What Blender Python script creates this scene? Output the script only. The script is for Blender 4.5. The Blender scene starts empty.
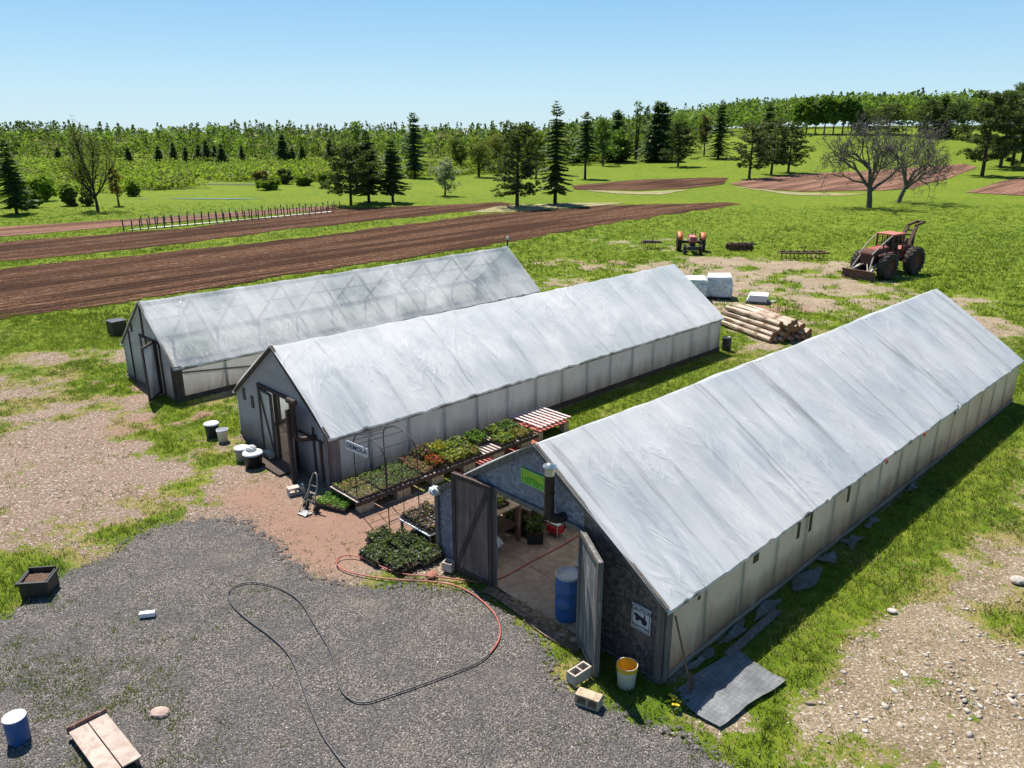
import bpy, math, random
import numpy as np
from mathutils import Vector, Matrix, Euler
from mathutils import geometry as mgeo
random.seed(7); np.random.seed(7)
rng = np.random.default_rng(11)
S = bpy.context.scene; COL = S.collection
PI = math.pi; R = math.radians
# ------------------------------------------------------------------ camera geometry
CH = 8.5; FPX = 780.0; PITCH = math.atan(259/780); SP, CP = math.sin(PITCH), math.cos(PITCH)
def sst(t):
    t = np.clip(t, 0, 1); return t*t*(3-2*t)
def hgt(x, y):
    x = np.asarray(x, float); y = np.asarray(y, float)
    h = 7.6*sst((y-135)/105)*sst((x-5)/85)*(1-sst((y-330)/300))-85*sst((y-300)/900)
    h = h + 0.9*sst((y-110)/60)*np.sin(x*.02+1.3)*np.sin(y*.017)*sst((x-20)/40)
    return h
def G(px, py, h=0.0):
    """ground point (height h) seen at a photograph position, used once to survey the site"""
    u = (px-512)/FPX; v = (py-384)/FPX; d = SP+v*CP; z = (CH-h)/max(d, 1e-4)
    return (u*z, z*(CP-v*SP))
def T(px, py):
    """the same on the rising terrain"""
    u = (px-512)/FPX; v = (py-384)/FPX; z = 8.0
    while z < 600:
        x = u*z; y = z*(CP-v*SP); zz = CH - z*(SP+v*CP)
        if zz <= float(hgt(x, y)): break
        z += .5
    return (x, y, float(hgt(x, y)))
def scale_at(y): return FPX/(y*CP)     # px per metre, far objects
# ------------------------------------------------------------------ noise
_perm = rng.random((256, 256))
def vnoise(x, y, s=1.0):
    x = np.asarray(x, float)/s+1000; y = np.asarray(y, float)/s+1000
    xi = np.floor(x).astype(int); yi = np.floor(y).astype(int); fx = x-xi; fy = y-yi
    fx = fx*fx*(3-2*fx); fy = fy*fy*(3-2*fy)
    a = _perm[xi % 256, yi % 256]; b = _perm[(xi+1) % 256, yi % 256]
    c = _perm[xi % 256, (yi+1) % 256]; d = _perm[(xi+1) % 256, (yi+1) % 256]
    return (a*(1-fx)+b*fx)*(1-fy)+(c*(1-fx)+d*fx)*fy
def fbm(x, y, s=1.0, o=4):
    t = 0; a = .5; n = 0
    for i in range(o):
        t = t+a*vnoise(np.asarray(x)+i*17.3, np.asarray(y)-i*9.1, s/2**i); n += a; a *= .55
    return t/n
# ------------------------------------------------------------------ objects and meshes
def link(o): COL.objects.link(o); return o
def tag(o, label=None, cat=None, group=None, kind=None):
    if label: o['label'] = label
    if cat: o['category'] = cat
    if group: o['group'] = group
    if kind: o['kind'] = kind
    return o
def thing(name, label, cat, loc=(0, 0, 0), rotz=0.0, group=None):
    o = bpy.data.objects.new(name, None); link(o); o.location = loc; o.rotation_euler = (0, 0, rotz)
    o.empty_display_size = .2
    return tag(o, label, cat, group)
def copy_tree(o, parent=None):
    c = o.copy(); link(c)
    if parent is not None:
        c.parent = parent
    for ch in list(o.children): copy_tree(ch, c)
    return c
class MB:
    def __init__(s): s.v = []; s.f = []; s.sm = []
    def add(s, vs, fs, smooth=False):
        b = len(s.v); s.v += [tuple(p) for p in vs]; s.f += [tuple(i+b for i in f) for f in fs]; s.sm += [smooth]*len(fs); return s
    def box(s, c, d, rot=None):
        x, y, z = d[0]/2, d[1]/2, d[2]/2
        P = [Vector((a*x, b*y, e*z)) for a in (-1, 1) for b in (-1, 1) for e in (-1, 1)]
        if rot is not None:
            M = Euler(rot).to_matrix() if not isinstance(rot, Matrix) else rot
            P = [M @ p for p in P]
        P = [p+Vector(c) for p in P]
        return s.add(P, [(0, 1, 3, 2), (4, 6, 7, 5), (0, 4, 5, 1), (2, 3, 7, 6), (0, 2, 6, 4), (1, 5, 7, 3)])
    def beam(s, p0, p1, w, h, up=(0, 0, 1)):
        p0 = Vector(p0); p1 = Vector(p1); d = (p1-p0).normalized(); u = Vector(up)
        a = d.cross(u)
        if a.length < 1e-4: a = d.cross(Vector((1, 0, 0)))
        a.normalize(); b = a.cross(d).normalized()
        vs = []
        for p in (p0, p1):
            for i, j in ((-1, -1), (1, -1), (1, 1), (-1, 1)): vs.append(p+a*(i*w/2)+b*(j*h/2))
        return s.add(vs, [(0, 1, 2, 3), (7, 6, 5, 4), (0, 4, 5, 1), (1, 5, 6, 2), (2, 6, 7, 3), (3, 7, 4, 0)])
    def cyl(s, p0, p1, r0, r1=None, n=12, caps=True, smooth=True):
        r1 = r0 if r1 is None else r1
        p0 = Vector(p0); p1 = Vector(p1); d = (p1-p0).normalized()
        a = d.orthogonal().normalized(); b = d.cross(a)
        vs = []
        for p, r in ((p0, r0), (p1, r1)):
            for i in range(n):
                t = 2*PI*i/n; vs.append(p+a*(r*math.cos(t))+b*(r*math.sin(t)))
        s.add(vs, [(i, (i+1) % n, n+(i+1) % n, n+i) for i in range(n)], smooth)
        if caps:
            s.add(vs[:n], [tuple(reversed(range(n)))]); s.add(vs[n:], [tuple(range(n))])
        return s
    def tube(s, pts, r, n=8, caps=True):
        pts = [Vector(p) for p in pts]; N = len(pts)
        rs = r if isinstance(r, (list, tuple)) else [r]*N
        vs = []; a = None
        for i, p in enumerate(pts):
            d = (pts[min(i+1, N-1)]-pts[max(i-1, 0)]).normalized()
            if a is None: a = d.orthogonal().normalized()
            else:
                a = (a-d*a.dot(d))
                a = a.normalized() if a.length > 1e-5 else d.orthogonal().normalized()
            b = d.cross(a)
            for k in range(n):
                t = 2*PI*k/n; vs.append(p+a*(rs[i]*math.cos(t))+b*(rs[i]*math.sin(t)))
        fs = [(i*n+k, i*n+(k+1) % n, (i+1)*n+(k+1) % n, (i+1)*n+k) for i in range(N-1) for k in range(n)]
        s.add(vs, fs, True)
        if caps: s.add(vs[:n], [tuple(reversed(range(n)))]); s.add(vs[-n:], [tuple(range(n))])
        return s
    def lathe(s, prof, c=(0, 0, 0), n=24, smooth=True):
        vs = []; N = len(prof)
        for r, z in prof:
            for k in range(n):
                t = 2*PI*k/n; vs.append((c[0]+r*math.cos(t), c[1]+r*math.sin(t), c[2]+z))
        s.add(vs, [(i*n+k, i*n+(k+1) % n, (i+1)*n+(k+1) % n, (i+1)*n+k) for i in range(N-1) for k in range(n)], smooth)
        return s
    def prism(s, poly, z0, z1, M=None):
        """poly: 2D outline (x,y) extruded z0..z1, then M"""
        n = len(poly); vs = [Vector((p[0], p[1], z0)) for p in poly]+[Vector((p[0], p[1], z1)) for p in poly]
        if M is not None: vs = [M @ p for p in vs]
        fs = [tuple(reversed(range(n))), tuple(range(n, 2*n))]+[(i, (i+1) % n, n+(i+1) % n, n+i) for i in range(n)]
        return s.add(vs, fs)
    def build(s, name, mat, parent=None, bevel=0, loc=None, rotz=0):
        me = bpy.data.meshes.new(name); me.from_pydata([tuple(p) for p in s.v], [], s.f)
        me.polygons.foreach_set('use_smooth', s.sm); me.update()
        o = bpy.data.objects.new(name, me); link(o)
        if mat is not None: me.materials.append(mat)
        if parent is not None: o.parent = parent
        if loc is not None: o.location = loc; o.rotation_euler = (0, 0, rotz)
        if bevel:
            m = o.modifiers.new('edge', 'BEVEL'); m.width = bevel; m.segments = 2; m.limit_method = 'ANGLE'
        return o
def npmesh(name, V, F, mat, parent=None, col=None, smooth=False, k=None):
    """V (n,3), F (m,k) numpy -> object; col (n,3) point colour attribute 'tint'"""
    V = np.asarray(V, np.float32); F = np.asarray(F, np.int32); m, k = F.shape
    me = bpy.data.meshes.new(name)
    me.vertices.add(len(V)); me.vertices.foreach_set('co', V.ravel())
    me.loops.add(m*k); me.loops.foreach_set('vertex_index', F.ravel())
    me.polygons.add(m); me.polygons.foreach_set('loop_start', np.arange(0, m*k, k, dtype=np.int32))
    me.polygons.foreach_set('loop_total', np.full(m, k, np.int32))
    if smooth: me.polygons.foreach_set('use_smooth', np.ones(m, bool))
    me.update(calc_edges=True)
    if col is not None:
        a = me.attributes.new('tint', 'FLOAT_COLOR', 'POINT')
        c4 = np.ones((len(V), 4), np.float32); c4[:, :3] = col; a.data.foreach_set('color', c4.ravel())
    me.materials.append(mat)
    o = bpy.data.objects.new(name, me); link(o)
    if parent is not None: o.parent = parent
    return o
# ------------------------------------------------------------------ materials
class NT:
    def __init__(s, name):
        s.m = bpy.data.materials.new(name); s.m.use_nodes = True; s.t = s.m.node_tree; s.t.nodes.clear()
        s.out = s.n('ShaderNodeOutputMaterial')
    def n(s, typ, **kw):
        o = s.t.nodes.new(typ)
        for k, v in kw.items():
            if k in o.inputs: s.set(o.inputs[k], v)
            else: setattr(o, k, v)
        return o
    def set(s, inp, v):
        if isinstance(v, bpy.types.NodeSocket): s.t.links.new(v, inp)
        else:
            if isinstance(v, tuple) and len(v) == 3 and inp.type == 'RGBA': v = v+(1,)
            inp.default_value = v
    def pos(s, obj=False):
        if obj: return s.n('ShaderNodeTexCoord').outputs['Object']
        return s.n('ShaderNodeNewGeometry').outputs['Position']
    def scale(s, vec, sc):
        o = s.n('ShaderNodeVectorMath', operation='MULTIPLY'); s.set(o.inputs[0], vec); s.set(o.inputs[1], sc); return o.outputs[0]
    def noise(s, vec, scale, detail=4, rough=.55, dist=0.0):
        o = s.n('ShaderNodeTexNoise'); s.set(o.inputs['Vector'], vec); o.inputs['Scale'].default_value = scale
        o.inputs['Detail'].default_value = detail; o.inputs['Roughness'].default_value = rough; o.inputs['Distortion'].default_value = dist
        return o.outputs['Fac']
    def voro(s, vec, scale, out='Distance', feature='F1'):
        o = s.n('ShaderNodeTexVoronoi', feature=feature); s.set(o.inputs['Vector'], vec); o.inputs['Scale'].default_value = scale
        return o.outputs[out]
    def ramp(s, fac, stops, interp='LINEAR'):
        o = s.n('ShaderNodeValToRGB'); s.set(o.inputs[0], fac); e = o.color_ramp.elements; o.color_ramp.interpolation = interp
        while len(e) < len(stops): e.new(.5)
        for i, (p, c) in enumerate(stops):
            e[i].position = p; e[i].color = (c if len(c) == 4 else tuple(c)+(1,)) if isinstance(c, tuple) else (c, c, c, 1)
        return o.outputs[0]
    def mix(s, fac, a, b, blend='MIX'):
        o = s.n('ShaderNodeMix', data_type='RGBA', blend_type=blend)
        s.set(o.inputs[0], fac); s.set(o.inputs[6], a); s.set(o.inputs[7], b); return o.outputs[2]
    def math(s, op, a, b=0.0, clamp=False):
        o = s.n('ShaderNodeMath', operation=op, use_clamp=clamp); s.set(o.inputs[0], a); s.set(o.inputs[1], b); return o.outputs[0]
    def attr(s, name): return s.n('ShaderNodeAttribute', attribute_name=name)
    def sep(s, vec):
        o = s.n('ShaderNodeSeparateXYZ'); s.set(o.inputs[0], vec); return o.outputs
    def bump(s, h, strength=.5, dist=.02, normal=None):
        o = s.n('ShaderNodeBump'); s.set(o.inputs['Height'], h); o.inputs['Strength'].default_value = strength; o.inputs['Distance'].default_value = dist
        if normal is not None: s.set(o.inputs['Normal'], normal)
        return o.outputs[0]
    def pbr(s, col, rough=.6, metal=0.0, normal=None, spec=.5):
        o = s.n('ShaderNodeBsdfPrincipled'); s.set(o.inputs['Base Color'], col); s.set(o.inputs['Roughness'], rough)
        s.set(o.inputs['Metallic'], metal); s.set(o.inputs['Specular IOR Level'], spec)
        if normal is not None: s.set(o.inputs['Normal'], normal)
        return o.outputs[0]
    def done(s, sh): s.set(s.out.inputs[0], sh); return s.m
def simple(name, col, rough=.6, metal=0, var=.25, scale=6.0, bump=.2, spec=.5, dirt=None):
    n = NT(name); p = n.pos(True); f = n.noise(p, scale, 5)
    c = n.mix(n.ramp(f, [(.3, 0.0), (.7, 1.0)]), tuple(x*(1-var) for x in col), tuple(min(1, x*(1+var)) for x in col))
    if dirt: c = n.mix(n.ramp(n.noise(p, scale*2.3, 6, .65), [(.48, 0.0), (.62, 1.0)]), c, dirt)
    nr = n.bump(n.noise(p, scale*8, 4), bump, .004) if bump else None
    return n.done(n.pbr(c, rough, metal, nr, spec))
M = {}
# grass / ground -----------------------------------------------------
def m_ground():
    n = NT('ground'); p = n.pos(); a = n.attr('tint'); D = n.sep(a.outputs['Color'])
    big = n.noise(p, .06, 4); mid = n.noise(p, .8, 5, .6); fine = n.noise(p, 7, 6, .7); vf = n.noise(p, 28, 4, .7)
    g1 = n.mix(n.ramp(mid, [(.3, 0.0), (.7, 1.0)]), (.068, .142, .010), (.165, .225, .016))
    g1 = n.mix(n.ramp(fine, [(.48, 0.0), (.66, .8)]), g1, (.028, .070, .006)); g1 = n.mix(n.ramp(n.noise(p, 1.9, 6, .75), [(.48, 0.0), (.60, .6)]), g1, (.24, .25, .035))
    g1 = n.mix(n.ramp(big, [(.45, 0.0), (.65, .5)]), g1, (.18, .22, .02))
    dry = n.mix(n.ramp(vf, [(.4, 0.0), (.6, 1.0)]), (.19, .17, .05), (.36, .29, .12))
    dm = n.math('ADD', D[1], n.math('MULTIPLY', n.math('SUBTRACT', fine, .5), 1.6))
    g = n.mix(n.ramp(dm, [(.40, 0.0), (.62, 1.0)]), g1, dry)
    s1 = n.mix(n.ramp(mid, [(.35, 0.0), (.65, 1.0)]), (.29, .21, .135), (.43, .335, .22))
    s1 = n.mix(n.ramp(n.math('ADD', n.math('MULTIPLY', n.sep(p)[0], .08), .6), [(.1, 1.0), (.9, 0.0)]), s1, n.mix(mid, (.27, .175, .13), (.38, .275, .22)))
    s1 = n.mix(n.ramp(vf, [(.38, .9), (.56, 0.0)]), s1, (.14, .105, .075))
    s1 = n.mix(n.ramp(n.noise(p, 16, 4, .7), [(.56, 0.0), (.63, 1.0)]), s1, (.62, .55, .46))
    m = n.math('ADD', D[0], n.math('MULTIPLY', n.math('SUBTRACT', n.noise(p, 3.4, 7, .78), .5), 2.6))
    c = n.mix(n.ramp(m, [(.44, 0.0), (.60, 1.0)]), g, s1)
    c = n.mix(n.ramp(D[2], [(.2, 0.0), (.8, 1.0)]), c, n.mix(mid, (.28, .165, .12), (.37, .235, .175)))
    h = n.math('ADD', fine, n.math('MULTIPLY', vf, .5))
    return n.done(n.pbr(c, .95, 0, n.bump(h, .9, .06), .1))
M['ground'] = m_ground()
def m_gravel():
    n = NT('crushed_gravel'); p = n.pos()
    v = n.voro(p, 40); vc = n.voro(p, 40, 'Color'); v2 = n.voro(p, 60)
    b = n.sep(vc)[0]
    c = n.mix(b, (.095, .082, .073), (.33, .29, .255))
    c = n.mix(n.ramp(b, [(.90, 0.0), (.95, 1.0)]), c, (.44, .40, .36))
    c = n.mix(n.ramp(v, [(.35, 0.0), (.75, 1.0)]), c, (.055, .053, .052))
    big = n.noise(p, .45, 5, .6)
    c = n.mix(n.ramp(big, [(.56, 0.0), (.72, .6)]), c, (.30, .24, .18))
    c = n.mix(n.ramp(n.noise(p, 1.1, 6, .7), [(.42, .45), (.58, 0.0)]), c, (.075, .075, .08))
    h = n.math('SUBTRACT', 1.0, v); h = n.math('ADD', h, n.math('MULTIPLY', n.noise(p, 5, 3), .8))
    a = n.sep(n.attr('tint').outputs['Color'])[0]; e = n.math('ADD', a, n.math('MULTIPLY', n.math('SUBTRACT', n.noise(p, 7, 7, .8), .5), 2.2))
    ms = n.n('ShaderNodeMixShader'); n.set(ms.inputs[0], n.ramp(e, [(.30, 0.0), (.34, 1.0)])); n.set(ms.inputs[1], n.n('ShaderNodeBsdfTransparent').outputs[0]); n.set(ms.inputs[2], n.pbr(c, .9, 0, n.bump(h, .9, .03), .2)); return n.done(ms.outputs[0])
M['gravel'] = m_gravel()
def m_plough(name, c0, c1, ang):
    n = NT(name); p = n.pos()
    mp = n.n('ShaderNodeMapping'); n.set(mp.inputs[0], p); mp.inputs['Rotation'].default_value = (0, 0, -ang); q = mp.outputs[0]
    st = n.noise(n.scale(q, (.10, 1.6, 1)), 1.0, 5, .6)
    fine = n.noise(p, 3.2, 6, .75); vf = n.noise(p, 9, 4, .75)
    c = n.mix(n.ramp(st, [(.3, 0.0), (.7, 1.0)]), c0, c1)
    c = n.mix(n.ramp(fine, [(.35, .75), (.55, 0.0)]), c, tuple(x*.35 for x in c0))
    c = n.mix(n.ramp(n.noise(n.scale(q, (.5, 1.4, 1)), 2.2, 4, .8), [(.57, 0.0), (.64, .85)]), c, (.30, .19, .125)); c = n.mix(n.ramp(vf, [(.56, 0.0), (.64, .8)]), c, (.36, .26, .19))
    c = n.mix(n.ramp(n.noise(n.scale(q, (.05, .55, 1)), 1.0, 3, .5), [(.42, .75), (.56, 0.0)]), c, tuple(x*.4 for x in c0))
    w = n.n('ShaderNodeTexWave', wave_type='BANDS', bands_direction='Y'); n.set(w.inputs['Vector'], q); w.inputs['Scale'].default_value = .42
    w.inputs['Distortion'].default_value = 1.2; w.inputs['Detail'].default_value = 3
    h = n.math('ADD', n.math('MULTIPLY', w.outputs['Fac'], .8), n.math('MULTIPLY', fine, 1.4))
    a = n.sep(n.attr('tint').outputs['Color'])[0]; e = n.math('ADD', a, n.math('MULTIPLY', n.math('SUBTRACT', n.noise(p, 1.3, 7, .8), .5), 2.0))
    ms = n.n('ShaderNodeMixShader'); n.set(ms.inputs[0], n.ramp(e, [(.22, 0.0), (.28, 1.0)])); n.set(ms.inputs[1], n.n('ShaderNodeBsdfTransparent').outputs[0]); n.set(ms.inputs[2], n.pbr(c, .97, 0, n.bump(h, 1.0, .16), .08)); return n.done(ms.outputs[0])
def m_leaf(name='leaves', tr=.35, rough=.55):
    n = NT(name); a = n.attr('tint'); oi = n.n('ShaderNodeObjectInfo')
    c = a.outputs['Color']
    d = n.n('ShaderNodeBsdfDiffuse'); n.set(d.inputs[0], c)
    t = n.n('ShaderNodeBsdfTranslucent'); n.set(t.inputs[0], n.mix(.5, c, (.22, .34, .02)) if tr > .2 else c)
    g = n.n('ShaderNodeBsdfGlossy'); g.inputs['Roughness'].default_value = rough; n.set(g.inputs[0], (.7, .7, .7))
    m1 = n.n('ShaderNodeMixShader'); m1.inputs[0].default_value = tr; n.set(m1.inputs[1], d.outputs[0]); n.set(m1.inputs[2], t.outputs[0])
    m2 = n.n('ShaderNodeMixShader'); m2.inputs[0].default_value = .03; n.set(m2.inputs[1], m1.outputs[0]); n.set(m2.inputs[2], g.outputs[0])
    return n.done(m2.outputs[0])
M['leaf'] = m_leaf('broad_leaves', .5); M['needle'] = m_leaf('needles', .34); M['grass'] = m_leaf('grass_blades', .35)
def m_tint(name, rough=.8):
    n = NT(name); p = n.pos(); c = n.mix(.5, n.attr('tint').outputs['Color'], n.attr('tint').outputs['Color'])
    c = n.mix(n.ramp(n.noise(p, 30, 3), [(.3, .35), (.6, 0.0)]), c, (.03, .028, .025))
    return n.done(n.pbr(c, rough, 0, None, .2))
M['tinted'] = m_tint('tinted_solid')
def m_bark(name, c0, c1, sc=3):
    n = NT(name); p = n.pos(); f = n.noise(n.scale(p, (1, 1, .25)), sc*3, 5, .7)
    return n.done(n.pbr(n.mix(n.ramp(f, [(.3, 0.0), (.7, 1.0)]), c0, c1), .9, 0, n.bump(f, .6, .03), .1))
M['bark'] = m_bark('bark_brown', (.035, .026, .02), (.12, .09, .07)); M['bark_grey'] = m_bark('bark_grey', (.05, .045, .042), (.19, .17, .155))
M['bark_dark'] = m_bark('bark_dark', (.02, .016, .014), (.07, .055, .045))
# wood -----------------------------------------------------------------
def m_wood(name, c0, c1, axis=2, plank=0, sc=1.0, rough=.85, streak=None):
    n = NT(name); p = n.pos(True)
    s = [14.0, 14.0, 14.0]; s[axis] = .8
    f = n.noise(n.scale(p, tuple(x*sc for x in s)), 1.0, 6, .65); g = n.noise(p, 2.2*sc, 4)
    c = n.mix(n.ramp(f, [(.28, 0.0), (.72, 1.0)]), c0, c1)
    c = n.mix(n.ramp(g, [(.3, .4), (.65, 0.0)]), c, tuple(x*.45 for x in c0))
    if streak: c = n.mix(n.ramp(n.noise(n.scale(p, tuple(x*.8 for x in s)), 1.7, 5, .75), [(.56, 0.0), (.64, .9)]), c, streak)
    h = f
    return n.done(n.pbr(c, rough, 0, n.bump(h, .5, .008), .25))
M['wood_grey'] = m_wood('weathered_grey_wood', (.105, .09, .08), (.25, .22, .195))
M['wood_dark'] = m_wood('dark_weathered_wood', (.045, .032, .028), (.125, .092, .08))
M['wood_door'] = m_wood('door_planks_brown', (.10, .066, .058), (.27, .20, .175))
M['wood_door_in'] = m_wood('door_board_grey', (.10, .10, .10), (.24, .24, .235), streak=(.55, .55, .53))
M['wood_pale'] = m_wood('pale_lumber', (.38, .28, .19), (.58, .46, .34), axis=0)
M['wood_rust'] = m_wood('rusty_corner_board', (.10, .045, .035), (.30, .17, .13), streak=(.42, .33, .28))
def m_osb(name, c0, c1, c2):
    n = NT(name); p = n.pos(True)
    v = n.sep(n.voro(n.scale(p, (11, 11, 26)), 1.0, 'Color'))[0]; v2 = n.sep(n.voro(n.scale(p, (27, 27, 12)), 1.0, 'Color'))[1]
    f = n.math('MULTIPLY', n.math('ADD', v, v2), .5)
    c = n.mix(n.ramp(f, [(.2, 0.0), (.8, 1.0)]), c0, c1)
    c = n.mix(n.ramp(n.noise(p, 2.1, 6, .7), [(.42, 0.0), (.62, .7)]), c, c2)
    return n.done(n.pbr(c, .8, 0, n.bump(f, .35, .006), .3))
M['osb'] = m_osb('weathered_chipboard', (.13, .125, .16), (.33, .32, .39), (.21, .20, .24))
M['osb_dark'] = m_osb('dark_chipboard', (.070, .050, .048), (.25, .19, .175), (.12, .09, .085))
# film -----------------------------------------------------------------
def m_film(name, col, transl=.35, transp=.12, rough=.32, patchy=.25, stain=None, wr=(1.0, .28), bstr=.5, patch_col=(.50, .57, .62), seams=0, eave_stain=None, spec=.6, folds=.0, streaks=0, crease=.22, rib=0):
    """object space: x across, y along the house"""
    n = NT(name); p = n.pos(True)
    big = n.noise(p, .5, 3, .55, .2); med = n.noise(n.scale(p, (.35, 1.5, .35)), 1.1, 3, .5, .15)
    fold = n.noise(n.scale(p, (.22, 2.2, .22)), 1.0, 3, .55, .15)
    fine = n.noise(n.scale(p, (.6, 7.0, .6)), 1.4, 3, .6, .1)
    c = n.mix(n.ramp(big, [(.35, 0.0), (.65, patchy)]), col, patch_col)
    c = n.mix(n.ramp(med, [(.45, 0.0), (.75, .45)]), c, tuple(min(.92, x*1.3) for x in col))
    if folds:
        c = n.mix(n.ramp(n.noise(n.scale(p, (.16, 3.4, .2)), 1.0, 5, .6, .5), [(.58, 0.0), (.66, folds)]), c, tuple(x*.45 for x in col))
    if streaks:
        c = n.mix(n.ramp(n.noise(n.scale(p, (.45, 4.2, .45)), 1.0, 6, .7, .7), [(.56, 0.0), (.66, streaks)]), c, (.86, .86, .87))  # pale streaks: glare painted into the film colour, with condensation and scratch marks
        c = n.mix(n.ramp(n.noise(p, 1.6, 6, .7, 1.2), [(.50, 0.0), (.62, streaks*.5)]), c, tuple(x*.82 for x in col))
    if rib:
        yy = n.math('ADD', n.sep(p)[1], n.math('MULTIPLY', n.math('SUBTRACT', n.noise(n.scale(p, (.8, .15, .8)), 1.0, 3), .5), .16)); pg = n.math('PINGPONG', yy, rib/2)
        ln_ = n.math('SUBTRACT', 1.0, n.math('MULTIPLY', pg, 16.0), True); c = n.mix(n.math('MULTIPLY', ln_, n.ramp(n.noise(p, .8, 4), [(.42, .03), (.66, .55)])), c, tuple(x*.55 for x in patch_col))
    if stain:
        z = n.sep(p)[2]
        f = n.math('SUBTRACT', n.math('ADD', 1.0, n.math('MULTIPLY', n.noise(n.scale(p, (1, 2.2, .4)), 1.4, 5, .7), 1.3)), n.math('MULTIPLY', z, 1.35))
        c = n.mix(n.math('MULTIPLY', n.math('SUBTRACT', f, .62, True), .95, True), c, stain)
    rid = None
    for ang, sc, w_ in ((.35, (.35, 1.5, .35), 1.0), (-.45, (.4, 2.3, .4), .8)):
        mp = n.n('ShaderNodeMapping'); n.set(mp.inputs[0], p); mp.inputs['Rotation'].default_value = (0, 0, ang)
        q = n.noise(n.scale(mp.outputs[0], sc), 1.0, 4, .55, .5)
        q = n.math('ABSOLUTE', n.math('SUBTRACT', q, .5)); q = n.math('SUBTRACT', 1.0, n.math('MULTIPLY', q, 14.0), True)
        q = n.math('MULTIPLY', n.math('MULTIPLY', q, q), n.math('MULTIPLY', n.ramp(n.noise(p, .9, 2), [(.42, 0.0), (.62, 1.0)]), w_))
        rid = q if rid is None else n.math('MAXIMUM', rid, q)
    c = n.mix(n.math('MULTIPLY', rid, crease), c, (.88, .88, .88))  # crease ridges whitened in the colour, a painted highlight on the wrinkles
    h = n.math('ADD', n.math('MULTIPLY', fold, 1.0), n.math('MULTIPLY', fine, .18)); h = n.math('ADD', h, n.math('MULTIPLY', rid, .13))
    h = n.math('ADD', h, n.math('MULTIPLY', med, .5))
    nr = n.bump(h, bstr, .10)
    sh = n.pbr(c, n.math('ADD', rough, n.math('MULTIPLY', big, .15)), 0, nr, spec)
    t = n.n('ShaderNodeBsdfTranslucent'); n.set(t.inputs[0], c); n.set(t.inputs[1], nr)
    tp = n.n('ShaderNodeBsdfTransparent')
    m1 = n.n('ShaderNodeMixShader'); m1.inputs[0].default_value = transl; n.set(m1.inputs[1], sh); n.set(m1.inputs[2], t.outputs[0])
    m2 = n.n('ShaderNodeMixShader'); n.set(m2.inputs[1], m1.outputs[0]); n.set(m2.inputs[2], tp.outputs[0])
    n.set(m2.inputs[0], n.math('MULTIPLY', n.ramp(big, [(.3, .5), (.7, 1.0)]), transp) if transp else 0.0)
    return n.done(m2.outputs[0])
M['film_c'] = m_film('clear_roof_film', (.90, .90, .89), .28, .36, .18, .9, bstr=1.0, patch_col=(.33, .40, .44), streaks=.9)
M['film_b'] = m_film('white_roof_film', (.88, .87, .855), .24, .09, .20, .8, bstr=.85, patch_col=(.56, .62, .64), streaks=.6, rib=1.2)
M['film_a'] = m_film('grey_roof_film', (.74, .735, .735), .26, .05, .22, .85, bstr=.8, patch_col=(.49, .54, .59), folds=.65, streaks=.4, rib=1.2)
M['side_c'] = m_film('clear_wall_film', (.74, .74, .70), .5, .30, .35, .3, stain=(.30, .26, .20), bstr=.35)
M['side_b'] = m_film('grey_wall_film', (.62, .62, .63), .5, .08, .4, .4, stain=(.20, .18, .17), bstr=.35)
M['side_a'] = m_film('yellowed_wall_film', (.80, .75, .62), .58, .10, .4, .6, stain=(.34, .22, .12), bstr=.4, patch_col=(.62, .52, .38))
M['front_b'] = m_film('grey_front_film', (.44, .45, .51), .4, .10, .4, .4, stain=(.16, .15, .16), bstr=.4, patch_col=(.26, .27, .33))
M['front_c'] = m_film('hazy_front_film', (.46, .47, .50), .35, .30, .35, .4, stain=(.25, .24, .23), bstr=.4)
# misc -------------------------------------------------------------------
M['galv'] = simple('galvanised_metal', (.55, .56, .57), .35, .8, .15, 12)
M['rustpipe'] = simple('rusted_stovepipe', (.035, .020, .018), .6, .3, .5, 14)
M['blackmetal'] = simple('black_metal', (.03, .03, .033), .5, .5, .3, 10)
M['barrel_blue'] = simple('blue_plastic', (.02, .10, .30), .35, 0, .2, 5, dirt=(.03, .09, .2))
M['lid_grey'] = simple('grey_lid', (.34, .36, .40), .5, 0, .25, 9)
M['white_pl'] = simple('white_plastic', (.75, .76, .76), .4, 0, .08, 6)
M['black_pl'] = simple('black_plastic', (.018, .018, .02), .45, 0, .3, 8)
M['darkgrey_pl'] = simple('dark_grey_plastic', (.035, .04, .055), .5, 0, .3, 8)
M['yellow_pl'] = simple('yellow_plastic', (.62, .38, .03), .4, 0, .12, 7)
M['concrete'] = simple('concrete_block', (.46, .40, .34), .95, 0, .25, 14, .7)
M['concrete_d'] = simple('dusty_block', (.42, .33, .23), .95, 0, .3, 14, .7)
M['soil'] = simple('potting_soil', (.10, .055, .035), .98, 0, .5, 22, .9)
M['soil_dark'] = simple('damp_shaded_doorway_soil', (.12, .078, .055), .95, 0, .35, 4, .8, dirt=(.27, .20, .15))  # damp brown soil, colour also darkened to stand for the doorway's shadow
M['floor'] = simple('trodden_floor', (.27, .215, .17), .95, 0, .25, 3, .7, dirt=(.22, .17, .13))
M['hose_red'] = simple('red_hose_rubber', (.40, .10, .075), .5, 0, .25, 3)
M['hose_black'] = simple('grey_black_hose', (.06, .06, .065), .45, 0, .3, 3)
M['red_paint'] = simple('faded_red_paint', (.40, .075, .05), .6, 0, .35, 3.5, .3, dirt=(.16, .06, .04))
M['red_dark'] = simple('dirty_red_paint', (.13, .035, .028), .75, 0, .5, 4, .3, dirt=(.07, .04, .03))
M['orange'] = simple('orange_paint', (.55, .16, .05), .55, 0, .25, 4)
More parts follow.
